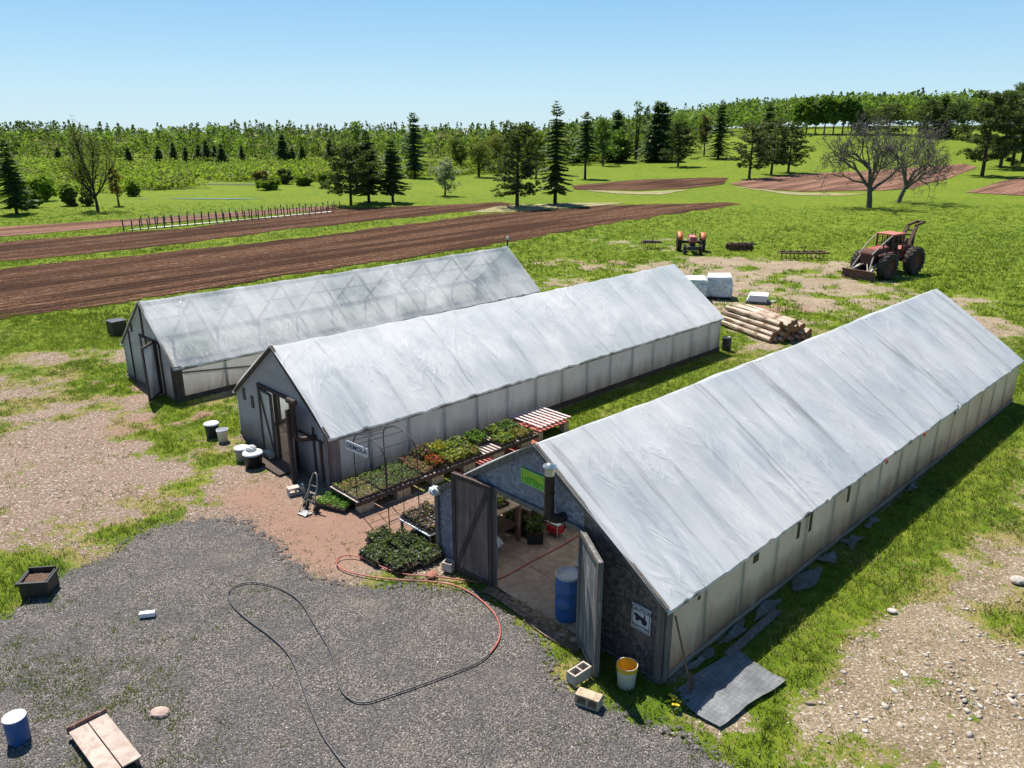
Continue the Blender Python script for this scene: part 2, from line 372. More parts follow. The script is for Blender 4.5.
M['tyre'] = simple('tyre_rubber', (.030, .024, .021), .95, 0, .4, 5, .5, dirt=(.10, .08, .065))
M['rust'] = simple('rusty_iron', (.11, .06, .042), .9, .1, .45, 9, .6)
M['glassd'] = simple('dark_void', (.015, .017, .02), .25, 0, .2, 3, 0)
M['sign_white'] = simple('sign_white_board', (.62, .62, .66), .5, 0, .06, 8, 0)
M['sign_ink'] = simple('sign_black_ink', (.025, .022, .045), .6, 0, .1, 8, 0)
M['sign_green'] = simple('sign_green', (.10, .36, .015), .5, 0, .15, 6, 0)
M['sign_lime'] = simple('sign_lime', (.32, .52, .03), .5, 0, .15, 6, 0)
M['sign_line'] = simple('sign_pale_line', (.42, .72, .22), .5, 0, .1, 8, 0)
M['foam'] = simple('white_foam', (.78, .80, .82), .8, 0, .06, 5, .3)
M['strut'] = simple('dusty_steel', (.34, .30, .25), .7, .1, .3, 8)
M['steel_pale'] = simple('pale_steel', (.5, .5, .48), .45, .5, .2, 8)
M['clay'] = simple('red_clay_board', (.36, .10, .08), .8, 0, .3, 6)
M['redcloth'] = simple('red_plastic', (.55, .03, .03), .5, 0, .2, 9)
def m_mat():
    n = NT('woven_mat'); p = n.pos(True)
    c = n.mix(n.ramp(n.noise(p, 1.6, 5, .7), [(.35, 0.0), (.6, 1.0)]), (.10, .105, .11), (.20, .205, .215))
    w = n.n('ShaderNodeTexChecker'); n.set(w.inputs['Vector'], p); w.inputs['Scale'].default_value = 16
    c = n.mix(n.math('MULTIPLY', w.outputs['Fac'], .35), c, (.08, .085, .09))
    return n.done(n.pbr(c, .7, 0, n.bump(n.noise(p, 5, 4), .6, .03), .4))
M['mat'] = m_mat()
def m_wrap():
    n = NT('stretch_wrap'); p = n.pos(True)
    f = n.noise(n.scale(p, (1, 1, 2.5)), 4.5, 5, .7, 1.2)
    c = n.mix(n.ramp(f, [(.38, 0.0), (.6, 1.0)]), (.42, .46, .48), (.88, .88, .87))
    return n.done(n.pbr(c, .3, 0, n.bump(f, .8, .05), .6))
M['wrap'] = m_wrap()
def m_log():
    n = NT('peeled_log'); p = n.pos(True)
    f = n.noise(n.scale(p, (1.2, 10, 10)), 1.3, 5, .7, .4)
    c = n.mix(n.ramp(f, [(.40, 0.0), (.56, 1.0)]), (.20, .12, .075), (.62, .52, .42))
    return n.done(n.pbr(c, .9, 0, n.bump(f, .5, .02), .2))
M['log'] = m_log()
M['log_end'] = simple('log_end_grain', (.26, .12, .06), .9, 0, .5, 16)
M['pond'] = simple('marsh_water', (.22, .24, .22), .12, 0, .1, .3, .1)
M['sill'] = m_wood('stained_sill_board', (.22, .15, .10), (.46, .37, .29), axis=1)
M['wood_corner'] = m_wood('grey_pink_corner_board', (.14, .095, .085), (.36, .28, .26), streak=(.10, .07, .065))
# ================================================================== SITE
GH = {  # front right corner, angle, width, length, eave, ridge
 'a': dict(c=(2.38, 10.37), rz=R(-45.8), W=5.63, L=19.2, he=1.42, hr=3.27),
 'b': dict(c=(-4.42, 17.42), rz=R(-45.6), W=4.82, L=17.65, he=1.38, hr=3.14),
 'c': dict(c=(-10.78, 23.75), rz=R(-44.3), W=4.2, L=17.2, he=1.18, hr=2.97)}
for g in GH.values():
    g['ex'] = np.array((math.cos(g['rz']), math.sin(g['rz']))); g['ey'] = np.array((-math.sin(g['rz']), math.cos(g['rz'])))
    g['o'] = np.array(g['c'])-g['ex']*g['W']
def loc_in(g, x, y):
    dx = np.asarray(x)-g['o'][0]; dy = np.asarray(y)-g['o'][1]
    return dx*g['ex'][0]+dy*g['ex'][1], dx*g['ey'][0]+dy*g['ey'][1]
def W2(g, lx, ly):
    p = g['o']+g['ex']*lx+g['ey']*ly; return float(p[0]), float(p[1])
def in_house(x, y, m=0.0):
    r = np.zeros(np.shape(x), bool)
    for g in GH.values():
        a, b = loc_in(g, x, y); r |= (a > -m) & (a < g['W']+m) & (b > -m) & (b < g['L']+m)
    return r
# ---- dirt map: (photo px, py, radius x m, radius y m, amount)
BL = [(120, 420, 3.2, 2.6, .75), (200, 400, 2.2, 1.6, .6), (60, 400, 3, 2.5, .5), (60, 470, 3.5, 2.2, .5), (150, 480, 2.6, 1.6, .6), (30, 530, 3, 1.8, .38),
      (200, 450, 2.0, 1.3, .45), (20, 390, 3, 3, .5), (110, 350, 2.4, 1.6, .35),
      (300, 520, 1.7, 1.5, 1.0), (255, 490, 1.2, 1.0, .9), (360, 545, 1.6, 1.2, 1.0), (420, 500, 1.6, 1.6, .9), (330, 480, 1.2, 1.0, .7), (530, 440, 2.0, 2.5, .5),
      (240, 560, 2, 1.2, .8), (430, 570, 1.0, .6, .4),
      (800, 640, 1.1, 1.3, .75), (880, 640, 1.6, 1.5, .85), (960, 660, 2.0, 1.8, .8), (1000, 560, 1.6, 1.6, .6), (930, 740, 2.2, 1.2, .7), (800, 720, 1.4, .9, .6), (1010, 480, 1.6, 2.6, .75), (960, 540, 1.6, 1.5, .7), (900, 600, 1.1, 1.0, .7), (1015, 430, 1.8, 3.0, .9), (840, 690, 1.6, 1.0, .7), (930, 560, 1.5, 1.4, .8), (870, 640, 1.5, 1.3, .7), (980, 480, 1.4, 1.8, .8), (700, 720, .8, .6, .45), (750, 750, 1.2, .8, .6),
      (990, 380, 2.5, 2.0, .5), (1000, 325, 3.5, 2.0, .65), (930, 300, 3, 1.6, .4),
      (800, 280, 5.0, 5.5, 1.0), (760, 300, 4, 4, .8), (700, 275, 4, 3, .6), (760, 340, 2.5, 3, .6), (640, 240, 5, 2.5, .45), (870, 300, 3, 2, .6), (940, 320, 2.5, 3, .6), (830, 265, 2.5, 4, .6), (720, 262, 3.5, 2.5, .45), (850, 300, 3, 2, .5),
      (600, 265, 4.5, 2.2, .65), (560, 282, 3, 2.0, .6), (660, 250, 3, 2, .4), (640, 215, 5, 2.5, .0), (560, 262, 3, 1.5, .55),
      (170, 322, 2.2, .9, .5), (60, 355, 5, 1.0, .45)]
GL = [(110, 372, 2.0, 1.0, .5), (215, 425, 1.4, 1.5, .75), (190, 380, .8, .8, .4), (60, 325, 7, 2.6, 1.0), (20, 340, 4, 2.2, .8), (205, 395, 1.2, 1.0, .5), (300, 505, .9, .5, .3), (320, 512, .7, .4, .4),
      (10, 590, 1.0, 1.2, .6), (930, 590, .5, .7, .4), (900, 700, .7, .5, .35), (990, 620, .6, .6, .4), (1000, 520, .5, .8, .5)]
BB = [(G(a, b), rx, ry, k) for a, b, rx, ry, k in BL]; GB = [(G(a, b), rx, ry, k) for a, b, rx, ry, k in GL]
def dirt(x, y):
    x = np.asarray(x, float); y = np.asarray(y, float); d = np.zeros(x.shape)
    for (c, rx, ry, k) in BB: d = d+k*np.exp(-(((x-c[0])/rx)**2+((y-c[1])/ry)**2))
    d = np.minimum(d*1.2, .76)
    for (c, rx, ry, k) in GB: d = d-k*np.exp(-(((x-c[0])/rx)**2+((y-c[1])/ry)**2))
    d = d*.85+(fbm(x, y, 2.6, 4)-.5)*2.0*np.clip(d*2.2, .12, 1)+(fbm(x+40, y, .8, 3)-.5)*2.0*np.clip(d*2, .1, 1)
    bsum = np.zeros(x.shape)
    for (px, py, rx, ry) in ((305, 525, 1.7, 1.5), (360, 548, 1.6, 1.2), (400, 515, 1.6, 1.3), (255, 495, 1.1, 1.1)):
        c = G(px, py); bsum = bsum+np.exp(-(((x-c[0])/rx)**2+((y-c[1])/ry)**2))
    d = d+bsum*.9
    g = GH['a']; a, b = loc_in(g, x, y); t = a-g['W']+.4
    d = np.where((t > -.5) & (t < 3.2) & (b > .6) & (b < 24), d*np.clip((t-1.5-fbm(x, y, 1.6)*1.0)/.7, 0, 1), d)
    d = np.where(in_house(x, y, .05), 1.0, d)
    return np.clip(d, 0, 1)
def dryness(x, y):
    d = dirt(x, y); x = np.asarray(x, float); y = np.asarray(y, float)
    v = .10+.9*np.exp(-((d-.4)/.35)**2)*(fbm(x, y, 3.1, 3))+.9*np.clip(fbm(x+7, y+3, 1.5, 4)-.5, 0, 1) + .25*(fbm(x+50, y, 9, 3)-.5)
    far = sst((y-28)/12); v = v*(1-far*.8)+far*(.0+.14*sst((fbm(x, y, 14, 4)-.55)*6))
    return np.clip(v, 0, 1)
def bare(x, y):
    """smooth trodden soil (no stones)"""
    d = np.zeros(np.shape(x))
    for (px, py, rx, ry) in ((305, 525, 1.6, 1.5), (360, 548, 1.5, 1.1), (400, 515, 1.6, 1.2), (255, 495, 1.1, 1.2), (130, 385, 2.2, 1.6), (150, 425, 1.5, 1.3), (205, 412, 1.0, .9), (800, 655, .7, .7), (770, 308, 2, 1.5), (600, 262, 3, 1.2)):
        c = G(px, py); d = d+np.exp(-(((x-c[0])/rx)**2+((y-c[1])/ry)**2)*1.4)
    return np.clip(d*.9+(fbm(x, y, 1.3, 4)-.5)*.8, 0, 1)
# ---- terrain sheet
def graded(a, b, st, lo, hi, gr=1.16):
    v = list(np.arange(a, b+1e-6, st)); s = st; x = v[-1]
    while x < hi: s *= gr; x += s; v.append(x)
    s = st; x = v[0]; w = []
    while x > lo: s *= gr; x -= s; w.append(x)
    return np.array(w[::-1]+v)
xs = graded(-26, 26, .24, -2600, 2600); ys = graded(6, 44, .24, -400, 4200, 1.06)
XX, YY = np.meshgrid(xs, ys); H = hgt(XX, YY)
near = (YY > 2) & (YY < 60) & (np.abs(XX) < 45)
H = H+np.where(near & ~in_house(XX, YY, .3), (fbm(XX, YY, .9, 3)-.5)*.05-.012, 0)*sst((60-YY)/10)
ny, nx = XX.shape
idx = np.arange(nx*ny).reshape(ny, nx)
F = np.stack([idx[:-1, :-1], idx[:-1, 1:], idx[1:, 1:], idx[1:, :-1]], -1).reshape(-1, 4)
colr = np.stack([np.where(YY < 75, dirt(XX, YY), 0), dryness(XX, YY), np.where(YY < 60, bare(XX, YY)*(dirt(XX, YY) > .3), 0)], -1).reshape(-1, 3)
ground = npmesh('ground', np.stack([XX, YY, H], -1).reshape(-1, 3), F, M['ground'], col=colr, smooth=True)
tag(ground, kind='structure')
# ---- sheets lying on the ground
def jag(poly, step=.5, amp=.15, seed=0, it=1):
    out = []
    for i in range(len(poly)):
        a = np.array(poly[i], float); b = np.array(poly[(i+1) % len(poly)], float); L = np.linalg.norm(b-a); n = max(1, int(L/step))
        nn = np.array((-(b-a)[1], (b-a)[0]))/max(L, 1e-6)
        for k in range(n):
            p = a+(b-a)*k/n; w = (fbm(p[0]+seed, p[1], 1.8*step*2, 4)-.5)*2
            out.append(p+nn*w*amp)
    return out
def sheet(name, poly, mat, z=.02, step=.5, amp=.15, grid=2.0, seed=0, fade=0):
    P = jag(poly, step, amp, seed); n = len(P)
    pts = [Vector((p[0], p[1])) for p in P]; edges = [(i, (i+1) % n) for i in range(n)]
    A = np.array([(p[0], p[1]) for p in P]); x0, y0 = A.min(0); x1, y1 = A.max(0)
    for x in np.arange(x0, x1, grid):
        for y in np.arange(y0, y1, grid): pts.append(Vector((x+random.uniform(-.2, .2)*grid, y+random.uniform(-.2, .2)*grid)))
    V, E_, Fc = mgeo.delaunay_2d_cdt(pts, edges, [], 1, 1e-4)[:3]
    VV = [(v.x, v.y, float(hgt(v.x, v.y))+z+(0)) for v in V]
    me = bpy.data.meshes.new(name); me.from_pydata(VV, [], [tuple(f) for f in Fc]); me.update()
    for p in me.polygons:
        if p.normal.z < 0: p.flip()
    if fade:
        Q = np.array([(v.co.x, v.co.y) for v in me.vertices]); B = np.array([(p[0], p[1]) for p in P]); dmin = np.full(len(Q), 1e9)
        for i in range(n):
            a, b = B[i], B[(i+1) % n]; ab = b-a; t = np.clip(((Q-a)@ab)/max(ab@ab, 1e-9), 0, 1); dmin = np.minimum(dmin, np.linalg.norm(Q-(a+t[:, None]*ab), axis=1))
        at_ = me.attributes.new('tint', 'FLOAT_COLOR', 'POINT'); c4 = np.ones((len(Q), 4), np.float32); c4[:, :3] = np.clip(dmin/fade, 0, 1)[:, None]*1.6; at_.data.foreach_set('color', c4.ravel())
    o = bpy.data.objects.new(name, me); link(o); me.materials.append(mat)
    return o
gp = lambda L: [G(*q) for q in L]
YARD = gp([(-60, 640), (0, 612), (62, 568), (110, 546), (160, 520), (210, 511), (250, 512), (275, 528), (300, 556), (345, 575), (430, 576), (500, 588), (545, 625), (577, 655), (572, 670), (640, 712), (700, 728), (760, 768), (800, 830)])
YARD += [(3.2, 4.0), (-9.5, 4.0), (-14, 9.0)]
yard = sheet('gravel_yard', YARD, M['gravel'], .022, .18, .30, .5, fade=1.5)
tag(yard, kind='structure')
ANG = math.atan2(G(505, 243)[1]-G(0, 322)[1], G(505, 243)[0]-G(0, 322)[0])
M['plough'] = m_plough('ploughed_soil', (.090, .038, .020), (.165, .078, .042), ANG)
M['plough_red'] = m_plough('reddish_tilled_soil', (.25, .125, .085), (.36, .20, .14), ANG)
def field(px, mat, z=.03, step=1.2, amp=.5, g=4.0, seed=0):
    P = [T(*q)[:2] for q in px]
    return tag(sheet('ploughed_field', P, M[mat], z, step, amp, min(g, 2.0), seed, fade=1.7), kind='structure')
field([(-80, 281), (0, 270), (150, 254), (300, 238), (480, 215), (600, 206), (744, 202), (748, 204), (680, 214), (600, 226), (530, 240), (470, 250), (300, 276), (130, 302), (60, 313), (0, 322), (-80, 335)], 'plough', .03, .6, .9)
field([(-80, 254), (0, 243), (180, 229), (330, 209), (440, 205), (500, 202), (520, 206), (430, 216), (300, 230), (150, 249), (0, 263), (-80, 274)], 'plough', .03, .8, .9, seed=5)
field([(-80, 236), (0, 227), (180, 216), (330, 206), (345, 208), (330, 210), (150, 225), (0, 238), (-80, 247)], 'plough_red', .03, 1.5, .3, seed=9)
field([(570, 186), (640, 180), (700, 178), (730, 178), (725, 185), (690, 189), (640, 191), (575, 190)], 'plough', .05, 2, .5, seed=14)
field([(728, 184), (745, 180), (762, 178), (800, 174), (850, 172), (910, 168), (965, 164), (978, 167), (940, 182), (915, 189), (885, 191), (800, 192), (750, 189)], 'plough_red', .06, 2, .6, seed=21)
field([(962, 193), (1000, 181), (1035, 176), (1075, 173), (1075, 200), (1020, 196)], 'plough_red', .06, 2, .5, seed=23)
M['straw'] = simple('dry_headland', (.24, .21, .09), .95, 0, .25, .8, .3)
for k, px in enumerate(([(470, 213), (500, 206), (560, 203), (625, 203), (600, 206), (530, 211)], [(735, 187), (800, 193), (870, 194), (840, 196), (790, 195)], [(575, 190), (640, 192), (690, 190), (660, 195), (620, 194)])):
    tag(sheet('dry_headland', [G(*q) for q in px], M['straw'], .045, 1.2, .8, 4, 31+k), kind='structure')
M['mulch'] = simple('plastic_mulch', (.62, .62, .60), .5, 0, .15, .8, .2)
a, b = G(128, 231), G(330, 212.5)
tag(sheet('plastic_mulch_strip', [a, b, (b[0]+.1, b[1]+.7), (a[0]+.1, a[1]+.7)], M['mulch'], .07, 1.0, .3, 4), kind='structure')
for k, (px, py, wx, wy) in enumerate(((228, 184.5, 9, 1.6), (150, 189, 8, 1.1), (200, 199, 8, .6))):
    x, y = G(px, py)
    tag(sheet('marsh_pool', [(x-wx, y), (x-wx*.4, y+wy), (x+wx, y+wy*.4), (x+wx*.5, y-wy)], M['pond'], .06, 1.0, .9, 4, 40+k), kind='structure')
# ================================================================== SMALL GROUND COVER
def pip(poly, x, y):
    P = np.array(poly); r = np.zeros(x.shape, bool); n = len(P); j = n-1
    for i in range(n):
        xi, yi = P[i]; xj, yj = P[j]
        c = ((yi > y) != (yj > y)) & (x < (xj-xi)*(y-yi)/(yj-yi+1e-12)+xi); r ^= c; j = i
    return r
def blades(x, y, h, w, n, col, name, label_cat=None, spread=.05, z0=0.0):
    """n bent blades round every (x,y)"""
    N = len(x); X = np.repeat(x, n); Y = np.repeat(y, n); hh = np.repeat(h, n)*rng.uniform(.55, 1.25, N*n); C = np.repeat(col, n, 0)
    a = rng.uniform(0, 2*PI, N*n); r = rng.uniform(0, spread, N*n)*1.0; bx = X+np.cos(a)*r; by = Y+np.sin(a)*r
    b = rng.uniform(0, 2*PI, N*n); ww = w*rng.uniform(.6, 1.4, N*n)/2; ln = rng.uniform(.2, .9, N*n)*hh
    dx, dy = np.cos(b)*ww, np.sin(b)*ww; bz = hgt(bx, by)-.01+z0
    tx = bx+np.cos(a)*ln; ty = by+np.sin(a)*ln
    V = np.empty((N*n, 3, 3)); V[:, 0] = np.stack([bx-dx, by-dy, bz], -1); V[:, 1] = np.stack([bx+dx, by+dy, bz], -1); V[:, 2] = np.stack([tx, ty, bz+hh], -1)
    C = C*rng.uniform(.7, 1.3, (N*n, 1)); CC = np.repeat(C, 3, 0)
    o = npmesh(name, V.reshape(-1, 3), np.arange(N*n*3).reshape(-1, 3), M['grass'], col=CC)
    return tag(o, kind='stuff')
def sample(n, x0, x1, y0, y1):
    return rng.uniform(x0, x1, n), rng.uniform(y0, y1, n)
def frus(x, y, m=1.12): return np.abs(x) < (y*.949+2.7)*.656*m+.6
def gcol(x, y, dr):
    g = np.stack([np.full(x.shape, .052), np.full(x.shape, .112), np.full(x.shape, .010)], -1)
    l = np.stack([np.full(x.shape, .200), np.full(x.shape, .245), np.full(x.shape, .018)], -1)
    d = np.stack([np.full(x.shape, .30), np.full(x.shape, .25), np.full(x.shape, .10)], -1)
    t = np.clip((fbm(x+9, y, 1.7, 4)-.5)*2.4+.5, 0, 1)[:, None]; c = g*(1-t)+l*t; k = np.clip(dr*1.1*rng.uniform(0, 1.4, x.shape), 0, 1)[:, None]
    return c*(1-k)+d*k
x, y = sample(150000, -26, 26, 7.5, 36)
d = dirt(x, y); MATP = [G(734, 651), G(786, 684), G(719, 731), G(668, 697)]
keep = frus(x, y) & ~in_house(x, y, .04) & ~pip(MATP, x, y) & ~pip(YARD, x+rng.normal(size=len(x))*.22, y+rng.normal(size=len(x))*.22) & (rng.uniform(0, 1, len(x)) < np.clip(1.05-d*1.0, .14, 1)*np.clip(22/y, .5, 1))
x, y = x[keep], y[keep]; dr = dryness(x, y); lush = np.clip(1-dirt(x, y)*1.4, .3, 1)*(.4+fbm(x, y, 1.2, 3)*1.2)
tag(blades(x, y, .10*lush, .018, 6, gcol(x, y, dr), 'grass_tufts', spread=.09), kind='stuff')
x, y = sample(90000, -60, 60, 34, 92)
fl = np.zeros(x.shape, bool)
for o in COL.objects:
    pass
FP = [[T(*q)[:2] for q in px] for px in ([(-80, 281), (0, 270), (150, 254), (300, 238), (480, 215), (600, 206), (744, 202), (748, 204), (680, 214), (600, 226), (530, 240), (470, 250), (300, 276), (130, 302), (60, 313), (0, 322), (-80, 335)],
      [(-80, 254), (0, 243), (180, 229), (330, 209), (440, 205), (500, 202), (520, 206), (430, 216), (300, 230), (150, 249), (0, 263), (-80, 274)], [(-80, 236), (0, 227), (180, 216), (330, 206), (345, 208), (330, 210), (150, 225), (0, 238), (-80, 247)])]
for P in FP: fl |= pip(P, x, y)
keep = frus(x, y) & ~fl & ~in_house(x, y, .1) & (rng.uniform(0, 1, len(x)) < np.clip(1.05-dirt(x, y)*1.3, .02, 1)*np.clip((92-y)/45, 0, 1))
x, y = x[keep], y[keep]
tag(blades(x, y, .10+.22*np.clip(fbm(x, y, 5, 3)-.35, 0, 1), .05, 5, gcol(x, y, dryness(x, y)*.7), 'meadow_grass', spread=.22), kind='stuff')
# weeds through the gravel
x, y = sample(26000, -12, 4, 7.5, 17)
w = np.zeros(x.shape)
for px, py, r, k in ((30, 690, 1.2, .9), (20, 640, .7, .5), (90, 700, .9, .6), (170, 735, .9, .6), (60, 760, 1.6, .9), (590, 650, .5, .8), (560, 655, .5, .6), (700, 745, 1.0, .8), (660, 705, .6, .9), (640, 690, .5, .8), (230, 600, .6, .25), (265, 590, .8, .2), (115, 615, .3, .5), (520, 735, .6, .3), (140, 640, 1.2, .12), (430, 575, .8, .5), (5, 600, 1.2, .8)):
    c = G(px, py); w = w+k*np.exp(-(((x-c[0])**2+(y-c[1])**2)/r**2))
keep = pip(YARD, x, y) & (rng.uniform(0, 1, len(x)) < w*np.clip((fbm(x, y, .7, 4)-.42)*6, 0, 1))
x, y = x[keep], y[keep]; tag(blades(x, y, np.full(len(x), .06), .018, 6, gcol(x, y, np.full(len(x), .35)), 'weed_tufts', spread=.08, z0=.02), kind='stuff')
# stones
def stones(x, y, s, col, name, z0=0.0):
    N = len(x); oc = np.array([(1, 0, 0), (-1, 0, 0), (0, 1, 0), (0, -1, 0), (0, 0, 1), (0, 0, -1)], float)
    fc = np.array([(0, 2, 4), (2, 1, 4), (1, 3, 4), (3, 0, 4), (2, 0, 5), (1, 2, 5), (3, 1, 5), (0, 3, 5)])
    sc = s[:, None]*np.stack([rng.uniform(.7, 1.5, N), rng.uniform(.5, 1.1, N), rng.uniform(.25, .6, N)], -1)
    V = oc[None]*sc[:, None, :]*rng.uniform(.7, 1.25, (N, 6, 1)); a = rng.uniform(0, 2*PI, N); ca, sa = np.cos(a)[:, None], np.sin(a)[:, None]
    t = rng.uniform(-.35, .35, N)[:, None]; VZ = V[..., 2]+V[..., 0]*t
    VX = V[..., 0]*ca-V[..., 1]*sa; VY = V[..., 0]*sa+V[..., 1]*ca
    V = np.stack([VX+x[:, None], VY+y[:, None], VZ+(hgt(x, y)+z0+sc[:, 2]*.3)[:, None]], -1)
    Fq = (fc[None]+np.arange(N)[:, None, None]*6).reshape(-1, 3)
    o = npmesh(name, V.reshape(-1, 3), Fq, M['tinted'], col=np.repeat(col, 6, 0)); return tag(o, kind='stuff')
x, y = sample(120000, -20, 22, 7.5, 36)
d = dirt(x, y); st = np.clip((fbm(x+30, y+8, 2.2, 3)-.38)*3, .05, 1)*(1-bare(x, y)*.9)
c = G(985, 690); st = st+.9*np.exp(-(((x-c[0])/2.2)**2+((y-c[1])/1.9)**2))
keep = frus(x, y) & ~in_house(x, y, .02) & ~pip(YARD, x+rng.normal(size=len(x))*.25, y+rng.normal(size=len(x))*.25) & (rng.uniform(0, 1, len(x)) < (d > .18)*st*.62)
x, y = x[keep], y[keep]; N = len(x); t = rng.uniform(0, 1, (N, 1)); col = np.array([(.44, .34, .27)])*(1-t)+np.array([(.66, .60, .53)])*t; col = col*rng.uniform(.6, 1.15, (N, 1))
stones(x, y, rng.uniform(.010, .034, N)*(1+.9*np.exp(-(((x-c[0])/2.0)**2+((y-c[1])/1.8)**2)))*np.where(rng.uniform(0, 1, N) < .06, 2.0, 1), col, 'loose_stones', -.02)
x, y = sample(75000, -13, 4, 7.2, 17)
keep = pip(YARD, x+rng.normal(size=len(x))*.22, y+rng.normal(size=len(x))*.32) & frus(x, y) & ~in_house(x, y, .02); x, y = x[keep], y[keep]; N = len(x); t = rng.uniform(0, 1, (N, 1))**1.5
col = np.array([(.095, .084, .075)])*(1-t)+np.array([(.35, .31, .275)])*t; L = rng.uniform(0, 1, N) < .035; col[L] = (.46, .41, .36)
stones(x, y, rng.uniform(.006, .016, N)*np.where(L, 1.8, 1), col, 'gravel_chips', .018)
# ================================================================== VEGETATION
def quads(C, U, Vv, col):
    """C centres, U,V half axes -> V,F,col arrays"""
    P = np.stack([C-U-Vv, C+U-Vv*.6, C+U*.7+Vv, C-U*.8+Vv*.8], 1)
    n = len(C); return P.reshape(-1, 3), np.arange(n*4).reshape(-1, 4), np.repeat(col, 4, 0)
def rdir(n):
    v = rng.normal(size=(n, 3)); return v/np.linalg.norm(v, axis=1, keepdims=True)
def leafcloud(C, size, col, flat=0.0):
    n = len(C); u = rdir(n); w = rdir(n)
    if flat: u[:, 2] *= 1-flat; w[:, 2] *= 1-flat
    w = w-u*(u*w).sum(1, keepdims=True); w /= np.linalg.norm(w, axis=1, keepdims=True)+1e-9
    s = size if np.ndim(size) else np.full(n, size); s = (s*rng.uniform(.6, 1.4, n))[:, None]
    return quads(C, u*s/2, w*s/2*.8, col)
def limb(p0, d, L, n=5, wob=.25, up=.15):
    P = [np.array(p0, float)]; d = np.array(d, float)
    for i in range(n):
        d = d+rng.normal(size=3)*wob*.3+np.array((0, 0, up*.3)); d /= np.linalg.norm(d); P.append(P[-1]+d*L/n)
    return P, d
def trunk_obj(mb, par, mat='bark'): return mb.build('trunk', M[mat], par)
def spruce(name, label, x, y, z, H, rad, seed, col=(.022, .042, .014), group=None, skirt=.12, dens=1.0, sparse=0.0, cat='spruce tree'):
    global rng
    rng = np.random.default_rng(seed)
    rad = rad*1.35; t = thing(name, label, cat, (x, y, z), rng.uniform(0, 6.28), group)
    mb = MB(); mb.tube([(0, 0, -.1), (0.04, 0, H*.5), (0, .03, H*.97)], [H*.016+.05, H*.010+.02, .012], 8); trunk_obj(mb, t, 'bark_dark')
    Cs, Us, Vs, cc = [], [], [], []; h = H*skirt
    while h < H*.985:
        f = (h-H*skirt)/(H*(1-skirt)); L0 = rad*(1-f)**.75*(.35+.65*min(1, .3+f*5))+.08
        nb = int(rng.integers(5, 8)); a0 = rng.uniform(0, 6.28)
        for k in range(nb):
            if rng.uniform() < sparse: continue
            L = L0*rng.uniform(.6, 1.2); a = a0+k*2*PI/nb+rng.uniform(-.3, .3); dr = -.28-.25*(1-f)+rng.uniform(-.12, .12) if f < .8 else .15
            nt = max(3, int(L/.15*dens))
            for q in range(nt):
                u = (q+.7)/nt; r = L*u; zz = h+dr*L*u+.22*L*u*u
                c = np.array((math.cos(a)*r, math.sin(a)*r, zz)); out = np.array((math.cos(a), math.sin(a), dr+.4*u)); side = np.array((-math.sin(a), math.cos(a), 0))
                w = (.13+.36*(1-u*.7))*min(1, L)*rng.uniform(.7, 1.2)
                for sgn in (-1, 1):
                    sd = side*sgn*.85+out*.5; sd = sd/np.linalg.norm(sd)
                    Cs.append(c+sd*w*.55+np.array((0, 0, -w*.12))); Us.append(sd*w*.6+np.array((0, 0, -.25*w))); Vs.append(out*.10+rng.normal(size=3)*.03)
                    cc.append(np.array(col)*1.7*rng.uniform(.6, 1.5)*(1+.35*u))
        h += H*.032*rng.uniform(.7, 1.3)*(1.15-f*.5)
    V, F, C = quads(np.array(Cs), np.array(Us), np.array(Vs), np.array(cc)); npmesh('crown', V, F, M['needle'], t, C)
    return t
def pine(name, label, x, y, z, H, rad, seed, col=(.040, .055, .018), group=None, skirt=.22, dens=1.0, cat='pine tree', lean=0.0):
    global rng
    rng = np.random.default_rng(seed)
    rad = rad*1.12; t = thing(name, label, cat, (x, y, z), rng.uniform(0, 6.28) if not lean else 0, group)
    mb = MB(); mb.tube([(0, 0, -.1), (.08+lean*.4, 0, H*.4), (lean*.8, .05, H*.75), (lean, 0, H*.95)], [H*.02+.05, H*.016+.03, H*.009, .02], 8)
    C = []; cl = []
    h = H*skirt
    while h < H*.98:
        f = (h-H*skirt)/(H*(1-skirt)); L0 = rad*(math.sin(PI*min(1, .16+f*.80)**.8)**.6+.06)
        nb = int(rng.integers(3, 6)); a0 = rng.uniform(0, 6.28)
        for k in range(nb):
            L = L0*rng.uniform(.5, 1.18); a = a0+k*2*PI/nb+rng.uniform(-.4, .4)
            base = (lean*f, 0, h); up = .15+.5*f+rng.uniform(-.25, .2)
            P, _ = limb(base, (math.cos(a), math.sin(a), up*.4), L, 4, .3, .12)
            mb.tube(P, [.045*(1-f*.5), .035, .025, .015, .008], 5, False)
            nc = int(4+L*3.2)
            for q in range(nc):
                u = rng.uniform(.35, 1.05); i = min(3, int(u*4)); p = P[i]+(P[i+1]-P[i])*(u*4-i)
                o = p+rng.normal(size=3)*np.array((.28, .28, .14))*min(1, L*.5+.2); m = int(27*dens)
                pts = o+rdir(m)*rng.uniform(.1, 1, (m, 1))*np.array((.36, .36, .20))*rng.uniform(.6, 1.25)*max(1, H/8)
                C.append(pts); cl.append(np.tile(np.array(col)*rng.uniform(.55, 1.6), (m, 1))*rng.uniform(.7, 1.3, (m, 1)))
        h += H*.05*rng.uniform(.7, 1.3)
    trunk_obj(mb, t, 'bark'); C = np.concatenate(C); cl = np.concatenate(cl)
    V, F, cc = leafcloud(C, .14*max(1, H/8)**.6, cl*1.7, .2); npmesh('crown', V, F, M['needle'], t, cc)
    return t
